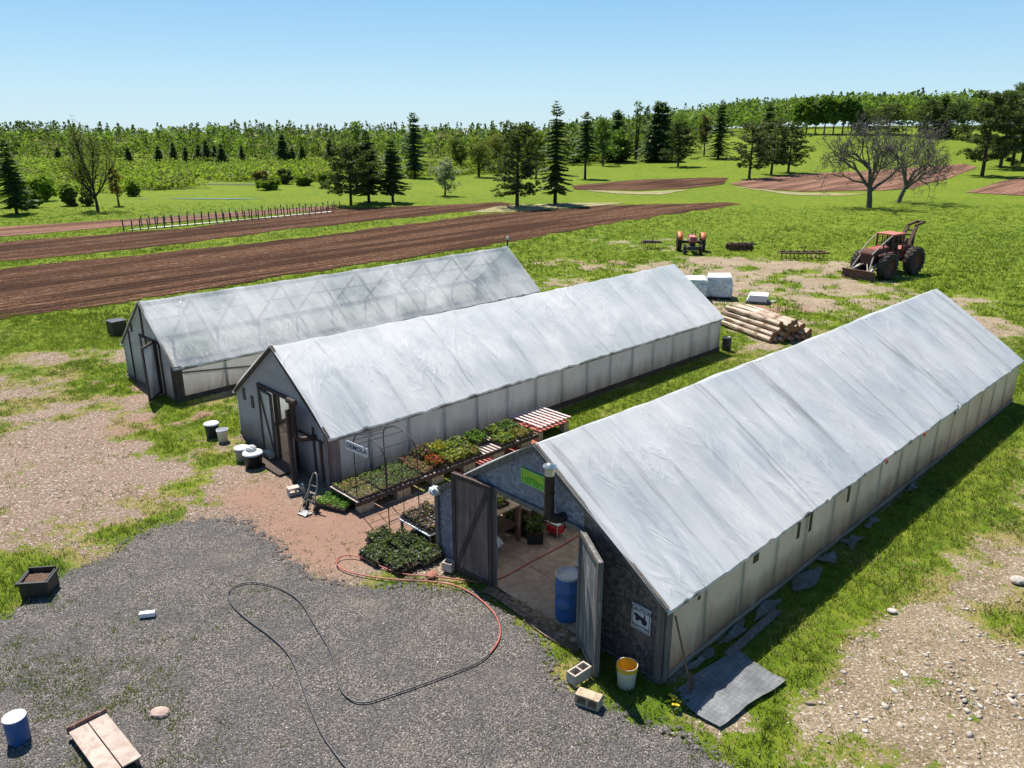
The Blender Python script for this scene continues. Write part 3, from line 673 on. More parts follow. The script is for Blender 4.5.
def broad(name, label, x, y, z, H, rad, seed, col=(.10, .17, .02), group=None, skirt=.25, dens=1.0, cat='tree', leaf=.17, bark='bark', multi=1, shape=1.0, open_=.0):
    global rng
    rng = np.random.default_rng(seed)
    t = thing(name, label, cat, (x, y, z), rng.uniform(0, 6.28), group)
    mb = MB(); C = []; cl = []
    for s_ in range(multi):
        off = rng.normal(size=2)*.12*(multi > 1); top = rng.normal(size=2)*rad*(.12 if multi == 1 else .3)
        tr = [(off[0], off[1], -.1), (off[0]+top[0]*.2, off[1]+top[1]*.2, H*.3), (top[0]*.7, top[1]*.7, H*.65), (top[0], top[1], H*.9)]
        mb.tube(tr, [H*.018+.04, H*.014+.02, H*.008, .02], 7)
        nl = int(12/multi)+3
        for k in range(nl):
            f = (k+.3)/nl; h = H*(skirt*.8+(1-skirt)*f*.8); a = k*2.4+rng.uniform(-.4, .4); L = rad*(.55+.5*math.sin(PI*min(1, f*shape+.15)))*rng.uniform(.7, 1.1)
            P, _ = limb((off[0]+(top[0]-off[0])*h/H*.9, off[1]+(top[1]-off[1])*h/H*.9, h), (math.cos(a), math.sin(a), .5+.5*f), L, 5, .5, .35)
            mb.tube(P, [.05*(1.2-f)+.012, .04*(1.2-f)+.01, .03, .02, .012, .006], 5, False)
            for q in range(int(7*(1-open_))+3):
                u = rng.uniform(.3, 1.1); i = min(4, int(u*5)); p = P[i]+(P[i+1]-P[i])*(u*5-i)
                o = p+rng.normal(size=3)*rad*.14; m = int(50*dens); rr = rad*rng.uniform(.13, .26)
                pts = o+rdir(m)*(rng.uniform(0, 1, (m, 1))**.4)*rr*np.array((1, 1, .75))
                C.append(pts); cl.append(np.tile(np.array(col)*rng.uniform(.65, 1.4), (m, 1))*rng.uniform(.75, 1.25, (m, 1)))
    trunk_obj(mb, t, bark); C = np.concatenate(C); cl = np.concatenate(cl); C[:, 2] = np.maximum(C[:, 2], H*skirt*.5)
    C[:, 2] *= H/C[:, 2].max(); V, F, cc = leafcloud(C, leaf, cl); npmesh('crown', V, F, M['leaf'], t, cc)
    return t
def bare_tree(name, label, x, y, z, H, rad, seed, lean=(0, 0), bark='bark_grey', twigcol=None, group=None, levels=4, spread=1.0, cat='bare tree', budded=0, nc=4):
    global rng
    rng = np.random.default_rng(seed)
    t = thing(name, label, cat, (x, y, z), 0, group); mb = MB(); tw = MB(); tips = []
    def grow(p, d, L, r, lev):
        n = 4 if lev > 1 else 3
        P, d2 = limb(p, d, L, n, .42 if lev < levels else .2, .10)
        (mb if lev >= 2 else tw).tube(P, [max(r*(1-.5*i/n), .015) for i in range(n+1)], 6 if lev > 2 else (4 if lev > 1 else 3), False)
        if lev == 0: tips.append(P[-1]); return
        nc_ = nc
        for k in range(nc_):
            i = 1+int(rng.integers(0, n)) if k else n
            q = P[i]; a = rng.normal(size=3); a -= d2*a.dot(d2); a /= np.linalg.norm(a)
            nd = d2*.75+a*rng.uniform(.5, 1.0)*spread+np.array((0, 0, .06)); nd /= np.linalg.norm(nd)
            grow(q, nd, L*rng.uniform(.55, .85), r*.5*rng.uniform(.8, 1.15), lev-1)
    grow((0, 0, -.1), np.array((lean[0]*.6, lean[1]*.6, 1.0)), H*.30, H*.026, levels+0)
    for k in range(4):
        a = k*1.6+seed; grow(np.array((lean[0]*H*.12, 0, H*.12+.1*k)), np.array((math.cos(a)*.9+lean[0], math.sin(a)*.9, .75)), H*.26, H*.015, levels-1)
    A = np.array([tuple(p) for p in mb.v+tw.v]); kz = H/np.percentile(A[:, 2], 99.3); kx = rad/max(1e-3, np.percentile(np.abs(A[:, 0]-lean[0]*A[:, 2]*.3), 96))
    for q in (mb, tw): q.v = [(p[0]*(kx*.85+kz*.15), p[1]*(kx*.85+kz*.15), p[2]*kz) for p in q.v]
    tips = [np.array((p[0]*kx, p[1]*kx, p[2]*kz)) for p in tips]
    mb.add(tw.v, tw.f, True); mb.build('trunk', M[bark], t)
    # fit to the size
    if budded:
        C = np.array(tips); C = np.repeat(C, budded, 0)+rng.normal(size=(len(C)*budded, 3))*.16
        V, F, cc = leafcloud(C, .10, np.array([(.12, .13, .04)])*rng.uniform(.6, 1.4, (len(C), 1))); npmesh('buds', V, F, M['leaf'], t, cc)
    return t
# ---- surveyed trees: (kind, base px, base py, top py, half width px, ...)
def put(kind, px, py, top, hw, label, seed, **kw):
    x, y, z = T(px, py); u = (px-512)/FPX
    v = (top-384)/FPX; Ht = CH-y*(SP+v*CP)/(CP-v*SP)-z
    zc = y*CP+(CH-z)*SP; rad = hw/FPX*zc
    nm = kw.pop('nm', {'s': 'spruce_tree', 'p': 'pine_tree', 'b': 'broadleaf_tree', 'n': 'bare_tree'}[kind])
    f = {'s': spruce, 'p': pine, 'b': broad, 'n': bare_tree}[kind]
    return f(nm, label, x, y, z, Ht, rad, seed, **kw)
MG = 'trees standing along the far edge of the ploughed fields'
put('s', 17, 214, 138, 15, 'dark ragged spruce at the left edge of the meadow', 1, sparse=.25)
put('n', 98, 211, 128, 19, 'tall budding tree with a thick dark trunk left of the marsh', 2, bark='bark_dark', budded=7, spread=.55)
put('b', 119, 206, 164, 8, 'slim young tree with reddish leaves beside the budding tree', 3, col=(.20, .09, .035), dens=.45, leaf=.12, open_=.5)
put('p', 351, 206, 146, 24, 'broad dark pine, leftmost of the trio at the field edge', 4, group=MG)
put('s', 369, 203, 128, 17, 'dense dark spruce in the middle of the trio at the field edge', 5, group=MG, skirt=.16)
put('s', 393, 203, 137, 14, 'narrow olive spruce, rightmost of the trio at the field edge', 6, group=MG, col=(.035, .055, .018), skirt=.2)
put('s', 415, 178, 111, 13, 'tall blue-black spruce with open top behind the blossoming tree', 7, col=(.018, .036, .022), skirt=.16, sparse=.15)
put('b', 357, 190, 121, 13, 'tall pale green poplar rising behind the trio of conifers', 8, col=(.17, .23, .05), dens=.6, open_=.3)
put('b', 445, 196, 157, 16, 'small round tree with pale grey-white blossom', 9, col=(.36, .38, .26), dens=.8, leaf=.12, bark='bark_dark', skirt=.18, cat='blossoming tree')
put('b', 479, 177, 138, 16, 'spreading old orchard tree with brown-green leaves', 10, col=(.15, .15, .04), dens=.6, multi=2, cat='orchard tree')
put('b', 500, 172, 133, 17, 'orchard tree with rusty new leaves behind the round pine', 11, col=(.19, .15, .04), dens=.6, multi=2, cat='orchard tree')
put('b', 462, 172, 137, 12, 'olive orchard tree left of the spreading old one', 12, col=(.13, .16, .035), dens=.6, multi=2, cat='orchard tree')
put('p', 517, 207, 127, 25, 'round-crowned pine standing alone at the end of the brown field', 13, group=MG, skirt=.16)
put('s', 555, 204.5, 100, 17, 'tallest spruce with tapering top, beside the round-crowned pine', 14, group=MG, skirt=.15, col=(.026, .044, .016))
put('b', 536, 178, 130, 16, 'yellow-green tree between the round pine and tallest spruce', 15, col=(.20, .24, .03))
put('s', 585, 179, 111, 12, 'narrow spruce with bare lower trunk beside the brown strip', 16, skirt=.35)
put('b', 603, 166, 116, 13, 'mid-green tree just right of the bare-trunked spruce', 17, col=(.09, .16, .03), dens=.9)
put('b', 619, 163, 126, 13, 'bright green rounded tree above the dark low shrub tree', 18, col=(.12, .21, .03), dens=.9)
put('p', 617, 162, 137, 10, 'low dark round pine in the shade of the green trees', 19, col=(.018, .028, .012), skirt=.08)
put('b', 636, 160, 100, 7, 'tall slim aspen with grey trunk and thin crown', 20, col=(.13, .19, .06), dens=.45, open_=.4, skirt=.3, bark='bark_grey', multi=2)
put('b', 645, 157, 105, 5, 'thin aspen right behind the tall slim aspen', 21, col=(.12, .18, .07), dens=.4, open_=.4, skirt=.4, bark='bark_grey')
put('b', 652, 160, 118, 14, 'full green maple left of the lone dark pine', 22, col=(.10, .19, .03), dens=1.0, skirt=.15)
put('b', 676, 153, 108, 19, 'large domed tree behind the lone dark pine', 23, col=(.12, .19, .035), dens=1.1)
put('p', 678, 167, 123, 15, 'lone dark pine on the grass with a round shadow', 24, col=(.022, .034, .012), skirt=.18)
put('b', 704, 156, 112, 9, 'russet brown tree against the big spruce', 25, col=(.16, .10, .05), dens=.8)
put('s', 718, 159, 99, 13, 'big dark spruce with a broken top on the green slope', 26, skirt=.10, sparse=.1)
put('p', 749, 179, 123, 20, 'front pine of the clump at the tip of the pink field', 27, col=(.05, .055, .025), skirt=.2)
put('p', 771, 175, 120, 17, 'middle pine of the clump at the tip of the pink field', 28, skirt=.2)
put('p', 788, 173, 124, 17, 'right pine of the clump, reaching over the pink field', 29, skirt=.2, col=(.032, .05, .018))
put('s', 764, 162, 101, 13, 'pointed spruce rising behind the pine clump', 30, skirt=.1)
put('n', 869, 208, 117, 44, 'leafless grey spreading tree on the grass, left of two', 31, levels=6, lean=(-.1, 0), spread=1.4, nc=3)
put('n', 898, 203, 122, 36, 'leafless grey tree leaning right beside the pink field', 32, levels=6, lean=(.55, 0), spread=1.25, nc=3)
put('p', 982, 176, 92, 26, 'big dark pine at the left of the right-hand grove', 33, skirt=.18, col=(.035, .05, .018))
put('p', 1000, 168, 90, 22, 'second pine of the right-hand grove', 34, skirt=.2)
put('p', 1012, 166, 84, 22, 'third pine of the right-hand grove, near the frame edge', 35, skirt=.22, col=(.028, .044, .016))
put('s', 1022, 162, 73, 20, 'tallest spruce of the right-hand grove at the frame edge', 36, skirt=.2)
put('p', 1050, 168, 88, 22, 'outermost pine of the right-hand grove', 37, skirt=.2)
put('s', 940, 136, 94, 15, 'dark spruce on the hilltop left of the right-hand grove', 38, skirt=.06)
put('p', 926, 137, 101, 14, 'dark pine on the hilltop beside the hilltop spruce', 39, skirt=.08)
put('p', 955, 138, 102, 14, 'dark pine on the hilltop touching the right-hand grove', 40, skirt=.08, col=(.03, .05, .02))
put('p', 888, 134, 106, 18, 'olive pine on the hill behind the leafless trees', 41, skirt=.1, col=(.06, .07, .02))
put('p', 862, 134, 110, 12, 'small olive pine on the hill behind the leafless trees', 42, skirt=.1, col=(.05, .07, .02))
# row of hill trees whose trunks show
proto = []
for i, (px, top) in enumerate(((797, 100), (806, 97), (815, 99), (824, 95), (833, 98), (842, 96), (851, 97))):
    put('b', px, 134, top, 9, ['tree', 'bright tree', 'darker tree'][i % 3]+' number %s from the left in the hilltop row with bare trunks' % ['one', 'two', 'three', 'four', 'five', 'six', 'seven'][i], 50+i, col=[(.14, .24, .03), (.17, .27, .03), (.10, .18, .03)][i % 3], dens=1.0, skirt=.32, group='row of trees on the hilltop', leaf=.3)
# marsh shrubs that can be told apart
for i, (px, py, top, hw, c, l) in enumerate(((262, 187, 170, 9, (.19, .14, .05), 'brownish bush at the far side of the marsh'), (287, 184, 168, 9, (.10, .13, .05), 'grey-green bush right of the brownish bush'), (268, 190, 178, 12, (.17, .26, .02), 'low bright lime bush in front of the brownish bush'),
        (20, 206, 176, 10, (.15, .22, .02), 'lime bush behind the ragged spruce'), (45, 201, 176, 13, (.17, .27, .02), 'widest lime bush left of the budding tree'), (70, 206, 184, 8, (.11, .17, .03), 'green bush just left of the budding trunk'), (34, 208, 190, 8, (.14, .2, .03), 'small lime bush beside the ragged spruce'),
        (135, 196, 180, 8, (.16, .22, .03), 'yellowish bush right of the reddish young tree'), (88, 206, 186, 7, (.10, .16, .03), 'dark green bush at the foot of the budding tree'), (305, 186, 176, 9, (.13, .21, .02), 'bright bush left of the conifer trio'), (327, 188, 173, 9, (.13, .21, .02), 'bright bush behind the broad dark pine'))):
    put('b', px, py, top, hw, l, 80+i, col=c, dens=.7, skirt=.04, multi=3, nm='marsh_bush', cat='bush', leaf=.2, group='bushes at the marsh edge')
# spruces standing out of the far wood
rr = np.random.default_rng(5)
base = []
for i, (px, top, hw) in enumerate((p_[0], p_[1]-5, p_[2]+1) for p_ in ((160, 150, 5), (175, 147, 5), (187, 152, 4), (200, 149, 5), (208, 144, 5), (216, 150, 5), (223, 148, 4), (243, 150, 4), (284, 139, 5), (293, 152, 5), (331, 143, 5), (303, 150, 4), (60, 152, 5), (75, 156, 5), (130, 152, 5), (577, 136, 4), (592, 133, 5), (528, 130, 4), (532, 131, 4), (655, 106, 4), (660, 107, 4), (616, 115, 4))):
    py = 166.5 if i < 15 else 162
    x, y, z = T(px, py+rr.uniform(-.8, .8))
    v = (top-384)/FPX; Ht = CH-y*(SP+v*CP)/(CP-v*SP)-z
    if i < 3:
        o = spruce('spruce_tree', 'dark pointed spruce standing out of the light green far wood', x, y, z, Ht, hw/FPX*y, 100+i, group='dark spruces along the far wood edge', skirt=.05, dens=.55); o['h0'] = Ht; base.append((o, Ht))
    else:
        s, h0 = base[i % 3]; o = copy_tree(s); o.location = (x, y, z); k = Ht/h0; o.scale = (k, k, k); o.rotation_euler = (0, 0, rr.uniform(0, 6))
for o, h in base: del o['h0']
for o in COL.objects:
    if 'h0' in o.keys(): del o['h0']
# ---- far wood: nobody could count it
def wood(name, pts, hts, kinds, nq=95, seed=3, wide=1.15):
    """kinds: 0 broad light, 1 broad mid, 2 dark conifer, 3 brownish twiggy"""
    r = np.random.default_rng(seed); C = []; S_ = []; K = []; TB = []
    pal = np.array([(.17, .25, .035), (.09, .155, .035), (.022, .042, .018), (.20, .17, .08), (.29, .37, .035)])
    for (x, y), h, k in zip(pts, hts, kinds):
        z = float(hgt(x, y)); base = pal[k]*r.uniform(.75, 1.25)
        if k == 2:
            f = r.uniform(0, 1, nq)**.8; rad = h*.17*(1-f)**.8+.15; a = r.uniform(0, 6.28, nq); q = np.sqrt(r.uniform(.2, 1, nq))
            P = np.stack([x+np.cos(a)*rad*q, y+np.sin(a)*rad*q, z+h*(.04+.96*f)], -1); s = r.uniform(.25, .55, nq)*h/9
        else:
            nc = 9; cc = np.clip(r.normal(size=(nc, 3)), -1.5, 1.35)*np.array((h*.14*wide, h*.14*wide, h*.19))+np.array((0, 0, h*.55)); i = r.integers(0, nc, nq); v = r.normal(size=(nq, 3)); v /= np.linalg.norm(v, axis=1, keepdims=True)
            P = cc[i]+v*h*.115*r.uniform(.4, 1, (nq, 1))*np.array((wide, wide, 1)); P[:, 2] = np.abs(P[:, 2])+h*.02; P += (x, y, z); s = r.uniform(.38, .85, nq)*(max(h/9, .50) if wide < 2 else .50)
            base = base*(r.uniform(.8, 1.2, (nc, 1))[i])
        C.append(P); S_.append(s); K.append(base*r.uniform(.7, 1.3, (nq, 1)))
        TB.append((x, y, z, h))
    C = np.concatenate(C); S_ = np.concatenate(S_); K = np.concatenate(K)
    V, F, cc = leafcloud(C, S_, K)
    o = npmesh(name, V, F, M['leaf'], None, cc)
    return tag(o, kind='stuff')
def pts_in(n, x0, x1, y0, y1, f=None, seed=1):
    r = np.random.default_rng(seed); x = r.uniform(x0, x1, n); y = y0+(y1-y0)*r.uniform(0, 1, n)**1.3
    if f is not None: k = f(x, y); x, y = x[k], y[k]
    return list(zip(x, y))
r = np.random.default_rng(2)
P = pts_in(2500, -215, 45, 168, 285, lambda x, y: (x > -y*.85-10) & (y > 186-fbm(x, y*0, 22)*10), 3)
n = len(P); A = np.array(P); cn = fbm(A[:, 0], A[:, 1], 18, 3)
kinds = np.where(r.uniform(0, 1, n) < np.clip((cn-.36)*2.6, .14, .8), 2, np.where(r.uniform(0, 1, n) < .55, 0, np.where(r.uniform(0, 1, n) < .6, 1, 3)))
hts = (r.uniform(5.0, 8.3, n)+fbm(A[:, 0], A[:, 1], 30, 2)*2.6-1.3+np.clip((A[:, 1]-190)/70, 0, 1)*1.0+(kinds == 2)*.8)*.98
wood('far_wood', P, hts, kinds, 95, 5, 1.5)
P = pts_in(1500, 15, 235, 205, 330, lambda x, y: (y > 238-fbm(x, y*0, 20)*10-np.clip((60-x), 0, 40)*.9) & (x < y*.8+12), 8)
n = len(P); A = np.array(P); kinds = np.where(r.uniform(0, 1, n) < .10, 2, np.where(r.uniform(0, 1, n) < .5, 0, 1))
hts = r.uniform(6.0, 9.4, n)+1.8*np.exp(-((A[:, 0]-125)/40)**2)+np.clip((A[:, 1]-240)/60, 0, 1)*1.2
wood('hill_wood', P, hts, kinds, 115, 6, 1.6)
P = pts_in(260, -5, 95, 172, 215, lambda x, y: (y > 176+0*x) & (x < 18+(y-172)*.8) , 12)
n = len(P); kinds = np.where(r.uniform(0, 1, n) < .15, 2, np.where(r.uniform(0, 1, n) < .5, 0, 1)); wood('copse_behind_orchard', P, r.uniform(5, 7.5, n), kinds, 130, 7, 1.6)
# marsh scrub: low lime ground shrubs
P = pts_in(20000, -150, 8, 92, 190, lambda x, y: (y > 94+np.clip(x+62, 0, 60)*.85+fbm(x, y*0, 12)*10) & (x > -y*.83-6) & ((fbm(x, y, 11, 3) > .38+.25*np.exp(-((y-122)/9)**2-((x+45)/22)**2)) | (y > 162)) & (y < 176), 21)
n = len(P); A = np.array(P); hts = r.uniform(.7, 1.6, n)*(1+.6*(fbm(A[:, 0], A[:, 1], 12) > .55)); kinds = np.where(r.uniform(0, 1, n) < .12, 3, np.where(r.uniform(0, 1, n) < .7, 4, 0))
wood('marsh_scrub', P, hts*.95, kinds, 26, 9, 4.6)
# ================================================================== GREENHOUSES
MXZ = lambda y0: Matrix(((1, 0, 0, 0), (0, 0, 1, y0), (0, 1, 0, 0), (0, 0, 0, 1)))     # (x,z,t) -> (x, y0+t, z)
def panel(name, poly, y0, th, mat, par, bevel=0):
    return MB().prism(poly, 0, th, MXZ(y0)).build(name, M[mat], par, bevel)
def text_mesh(s, size, mat, par, loc, rot, name='lettering'):
    cu = bpy.data.curves.new(name, 'FONT'); cu.body = s; cu.size = size; cu.align_x = 'CENTER'; cu.align_y = 'CENTER'; cu.extrude = .001; cu.offset = size*.02
    t = bpy.data.objects.new('tmp', cu); link(t); bpy.context.view_layer.update()
    me = bpy.data.meshes.new_from_object(t.evaluated_get(bpy.context.evaluated_depsgraph_get())); bpy.data.objects.remove(t)
    me.materials.clear(); me.materials.append(mat); o = bpy.data.objects.new(name, me); link(o); o.parent = par; o.location = loc; o.rotation_euler = rot; return o
def film_roof(g, par, mat, over=.07, sag=0.03, bulge=.03, sp=1.2, seed=0, wr=.018, nw=40, name='roof_film', ridge_sag=0.0):
    W, L, he, hr = g['W'], g['L'], g['he'], g['hr']; r = np.random.default_rng(seed)
    ny = int(L/.055); nx = 19; ys_ = np.linspace(-over, L+over, ny)
    folds = [(r.uniform(0, L), r.uniform(-1.0, 1.0)*.7, r.uniform(.04, .13), r.uniform(.3, 1)*wr*r.choice((-1, 1)), r.uniform(-.2, .8), r.uniform(.3, 1.1)) for _ in range(nw)]
    V = []; rows = []
    for sgn in (-1, 1):
        t = np.linspace(0, 1, nx)  # 0 ridge 1 eave
        TT, Y = np.meshgrid(t, ys_); X = W/2+sgn*TT*(W/2+.09); Z = hr+.03-(hr-he)*TT*(W/2+.09)/(W/2)
        ph = (Y/sp) % 1.0
        Z = Z + bulge*np.sin(PI*TT)**.8 - sag*np.abs(np.sin(PI*ph))**.7*np.sin(PI*np.clip(TT*.92+.04, 0, 1)) - (ridge_sag*np.sin(PI*Y/L)+.02*np.abs(np.sin(PI*Y/sp)))*(1-TT)
        Z = Z+(fbm(X*.9+sgn*40, Y*.9+seed*7, 1.6, 3)-.5)*.09*np.sin(PI*np.clip(TT, 0.05, 1))
        for y0, sl, w, a, t0, t1 in folds:
            f = np.exp(-((Y-y0-sl*TT)/w)**2)*np.clip((TT-t0)*4, 0, 1)*np.clip((t0+t1-TT)*4, 0, 1); Z = Z+a*f
        Z[:, -1] += (fbm(Y[:, -1]*2+9, Y[:, -1]*0, .7, 3)-.5)*.03
        b = len(V); V += list(np.stack([X, Y, Z], -1).reshape(-1, 3)); rows.append(b)
        # eave flap hanging down
        fl = np.stack([np.full(ny, W/2+sgn*(W/2+.095)), ys_, Z[:, -1]-.03-.05*fbm(ys_*1.7+3, ys_*0, .6, 3)], -1); b2 = len(V); V += list(fl)+list(np.stack([X[:, -1], Y[:, -1], Z[:, -1]], -1)); rows.append(b2)
    F = []
    for k in range(2):
        b, b2 = rows[2*k], rows[2*k+1]
        for i in range(ny-1):
            for j in range(nx-1): F.append((b+i*nx+j, b+i*nx+j+1, b+(i+1)*nx+j+1, b+(i+1)*nx+j))
            F.append((b2+ny+i, b2+i, b2+i+1, b2+ny+i+1))
    me = bpy.data.meshes.new(name); me.from_pydata([tuple(p) for p in V], [], F); me.polygons.foreach_set('use_smooth', [True]*len(F)); me.update()
    o = bpy.data.objects.new(name, me); link(o); me.materials.append(M[mat]); o.parent = par; return o
def film_wall(p0, p1, h, par, mat, name='side_film', sp=1.2, amp=.02, seed=0, bot=.0):
    """vertical film from p0 to p1 (local xy)"""
    p0 = np.array(p0, float); p1 = np.array(p1, float); L = np.linalg.norm(p1-p0); d = (p1-p0)/L; nn = np.array((d[1], -d[0])); n = int(L/.1); m = 9
    V = []; 
    for i in range(n+1):
        s = L*i/n
        for j in range(m):
            z = bot+(h-bot)*j/(m-1); w = -amp*math.sin(PI*((s/sp) % 1))*math.sin(PI*j/(m-1))+(float(fbm(s*2.2+seed*11, z*.4, .5, 3))-.5)*.045
            p = p0+d*s+nn*w; V.append((p[0], p[1], z))
    F = [(i*m+j, (i+1)*m+j, (i+1)*m+j+1, i*m+j+1) for i in range(n) for j in range(m-1)]
    me = bpy.data.meshes.new(name); me.from_pydata(V, [], F); me.polygons.foreach_set('use_smooth', [True]*len(F)); me.update()
    o = bpy.data.objects.new(name, me); link(o); me.materials.append(M[mat]); o.parent = par; return o
def house(k, label, mats, sp, seed, **kw):
    g = GH[k]; W, L, he, hr = g['W'], g['L'], g['he'], g['hr']
    t = thing('greenhouse', label, 'greenhouse', (g['o'][0], g['o'][1], 0), g['rz'])
    film_roof(g, t, mats[0], sp=sp, seed=seed, **kw)
    film_wall((0, 0), (0, L), he, t, mats[1], sp=sp, seed=seed); film_wall((W, L), (W, 0), he, t, mats[1], sp=sp, seed=seed+1)
    # back gable
    b = MB(); b.prism([(0, 0), (W, 0), (W, he), (W/2, hr), (0, he)], 0, .01, MXZ(L)); b.build('end_film', M[mats[2]], t)
    n = int(round(L/sp))
    for i in range(n+1):
        y = min(max(i*sp, .06), L-.06); m = MB()
        m.beam((.04, y, he-.08), (W/2, y, hr-.14), .045, .09); m.beam((W-.04, y, he-.08), (W/2, y, hr-.14), .045, .09); k == 'c' or m.beam((W*.3, y, he+(hr-he)*.6-.05), (W*.7, y, he+(hr-he)*.6-.05), .04, .07)
        m.build('rafter', M['wood_pale' if k == 'c' else 'wood_grey'], t)
        for x in (.06, W-.06): MB().beam((x, y, 0), (x, y, he), .05, .09, (0, 1, 0)).build('wall_post', M['wood_grey'], t)
    MB().beam((W/2, 0, hr-.12), (W/2, L, hr-.12), .04, .12).build('ridge_board', M['wood_grey'], t)
    for x in (.03, W-.03):
        MB().beam((x+(.055 if x > 1 else -.055), 0, he-.10), (x+(.055 if x > 1 else -.055), L, he-.10), .04, .10).build('eave_board', M['wood_grey'], t)
        MB().beam((x+(.06 if x > 1 else -.06), 0, .08), (x+(.06 if x > 1 else -.06), L, .08), .03, .10 if k == 'a' else .16).build('base_board', M['sill' if k == 'a' else 'wood_dark'], t)
    return t, g
def door_leaf(par, hinge, ang, w, h, mat, brace=True, z0=.04, name='door', th=.04, frame=.09, fmat='wood_dark', lab=None, flip=1):
    """leaf in local XZ turned about the hinge"""
    d = bpy.data.objects.new(name, MB().box((w/2, 0, h/2), (w-.02, th, h-.02)).v and None)
    mb = MB().box((w/2, 0, h/2), (w-.02, th, h-.02)); o = mb.build(name, M[mat], par); bpy.data.objects.remove(d)
    o.location = (hinge[0], hinge[1], z0); o.rotation_euler = (0, 0, ang)
    f = MB()
    for s in (-1, 1):
        y = s*(th/2+.012)
        f.box((frame/2, y, h/2), (frame, .024, h)); f.box((w-frame/2, y, h/2), (frame, .024, h)); f.box((w/2, y, h-frame/2), (w-2*frame, .022, frame)); f.box((w/2, y, frame/2), (w-2*frame, .022, frame))
    f.build('door_frame', M[fmat], o, .004)
    if brace:
        a, b = ((frame, .1), (w-frame, h-.1)) if brace > 0 else ((frame, h-.1), (w-frame, .1))
        b_ = MB()
        for s in (-1, 1): b_.beam((a[0], s*(th/2+.010), a[1]), (b[0], s*(th/2+.010), b[1]), .09, .018, (0, 1, 0))
        b_.build('brace', M[fmat], o)
    if lab: o['label'] = lab
    return o
# ---- A: nearest house --------------------------------------------------------
tA, g = house('a', 'largest, nearest greenhouse with grey film roof, chipboard front and open plank doors', ('film_a', 'side_a', 'side_a'), 1.2, 3, sag=.06, bulge=.07, wr=.05, nw=110, ridge_sag=.05)
W, L, he, hr = g['W'], g['L'], g['he'], g['hr']; zr = lambda x: he+(hr-he)*(1-abs(x-W/2)/(W/2))
X0, X1, ZL = 1.79, 3.93, 2.06
panel('front_wall', [(0, 0), (X0, 0), (X0, ZL), (X0, zr(X0)-.01), (0, he)], 0.005, .02, 'osb', tA)
panel('front_wall', [(X0+.002, ZL), (X1-.002, ZL), (X1-.002, zr(X1)-.01), (W/2, hr-.01), (X0+.002, zr(X0)-.01)], 0.003, .02, 'osb', tA)
panel('front_wall', [(X1, 0), (W, 0), (W, he), (X1, zr(X1)-.01)], 0.005, .02, 'osb_dark', tA)
b = MB()
for s, x in ((-1, 0), (1, W)):
    b.beam((x+s*.05, -.02, he-.03), (W/2, -.02, hr-.005), .05, .11, (0, 1, 0)) if False else b.beam((x+s*.05, -.03, he-.02), (W/2, -.03, hr+.005), .06, .10)
b.build('rake_board', M['wood_grey'], tA)
b = MB(); b.beam((X0-.04, -.03, 0), (X0-.04, -.03, ZL+.05), .07, .06, (0, 1, 0)); b.beam((X1+.04, -.03, 0), (X1+.04, -.03, ZL+.05), .07, .06, (0, 1, 0)); b.beam((X0-.08, -.032, ZL+.03), (X1+.08, -.032, ZL+.03), .05, .09); b.build('door_jamb', M['wood_grey'], tA)
b = MB(); b.box((W-.05, -.035, he/2), (.12, .05, he)); b.box((W+.05, .06, he/2), (.03, .14, he-.05)); b.build('corner_board', M['wood_grey'], tA, .004)
b = MB(); b.box((.05, -.035, he/2), (.10, .05, he)); b.build('corner_board', M['wood_grey'], tA, .004)
b = MB(); b.box((1.0, -.04, 1.0), (.04, .03, 1.9)); b.build('stud_strip', M['wood_dark'], tA) if False else None
door_leaf(tA, (X0-.02, -.08), R(180+6), 1.02, 2.12, 'wood_door', -1, lab='brown plank door folded back against the front wall')
door_leaf(tA, (X1+.02, -.08), math.atan2(-.549, .836), 1.10, 2.12, 'wood_door_in', 0, fmat='wood_grey', lab='grey streaked door swung outward beside the blue barrel')
b = MB(); b.cyl((3.36, -.24, 2.32), (3.36, -.24, 2.98), .085, n=16); b.tube([(3.36, -.24, 2.36), (3.36, -.24, 2.26), (3.4, -.22, 2.20), (3.46, -.16, 2.17), (3.50, .0, 2.17)], .085, 16); b.cyl((3.36, -.24, 2.62), (3.36, -.24, 2.65), .092, n=16)
pp = b.build('stovepipe', M['rustpipe'], tA)
b = MB(); b.cyl((3.36, -.24, 2.98), (3.36, -.24, 3.10), .088, n=16); b.lathe([(.09, 3.10), (.115, 3.12), (.115, 3.15), (.02, 3.20)], (3.36, -.24, 0), 18); b.build('pipe_cap', M['galv'], pp)
b = MB(); b.tube([(X0-.1, -.09, 2.05), (X0-.25, -.16, 2.16), (X0-.6, -.2, 2.19)], .008, 6); b.build('cord', M['black_pl'], tA)
# hand line of patches under the eave, found by distance along the wall
for y, zc, hh, ww, mt in ((2.55, 1.27, .16, .18, 'black_pl'), (4.15, 1.2, .34, .10, 'black_pl'), (4.65, 1.2, .42, .10, 'black_pl'), (6.35, 1.2, .36, .10, 'black_pl'), (8.3, 1.33, .10, .10, 'redcloth'), (10.6, 1.33, .10, .09, 'redcloth'), (.75, 1.3, .07, .07, 'black_pl'), (12.8, 1.32, .10, .07, 'black_pl')):
    m = MB(); m.box((W+.125, y, zc), (.012, ww, hh), (0, 0, 0)); m.build('tape_patch', M[mt], tA)
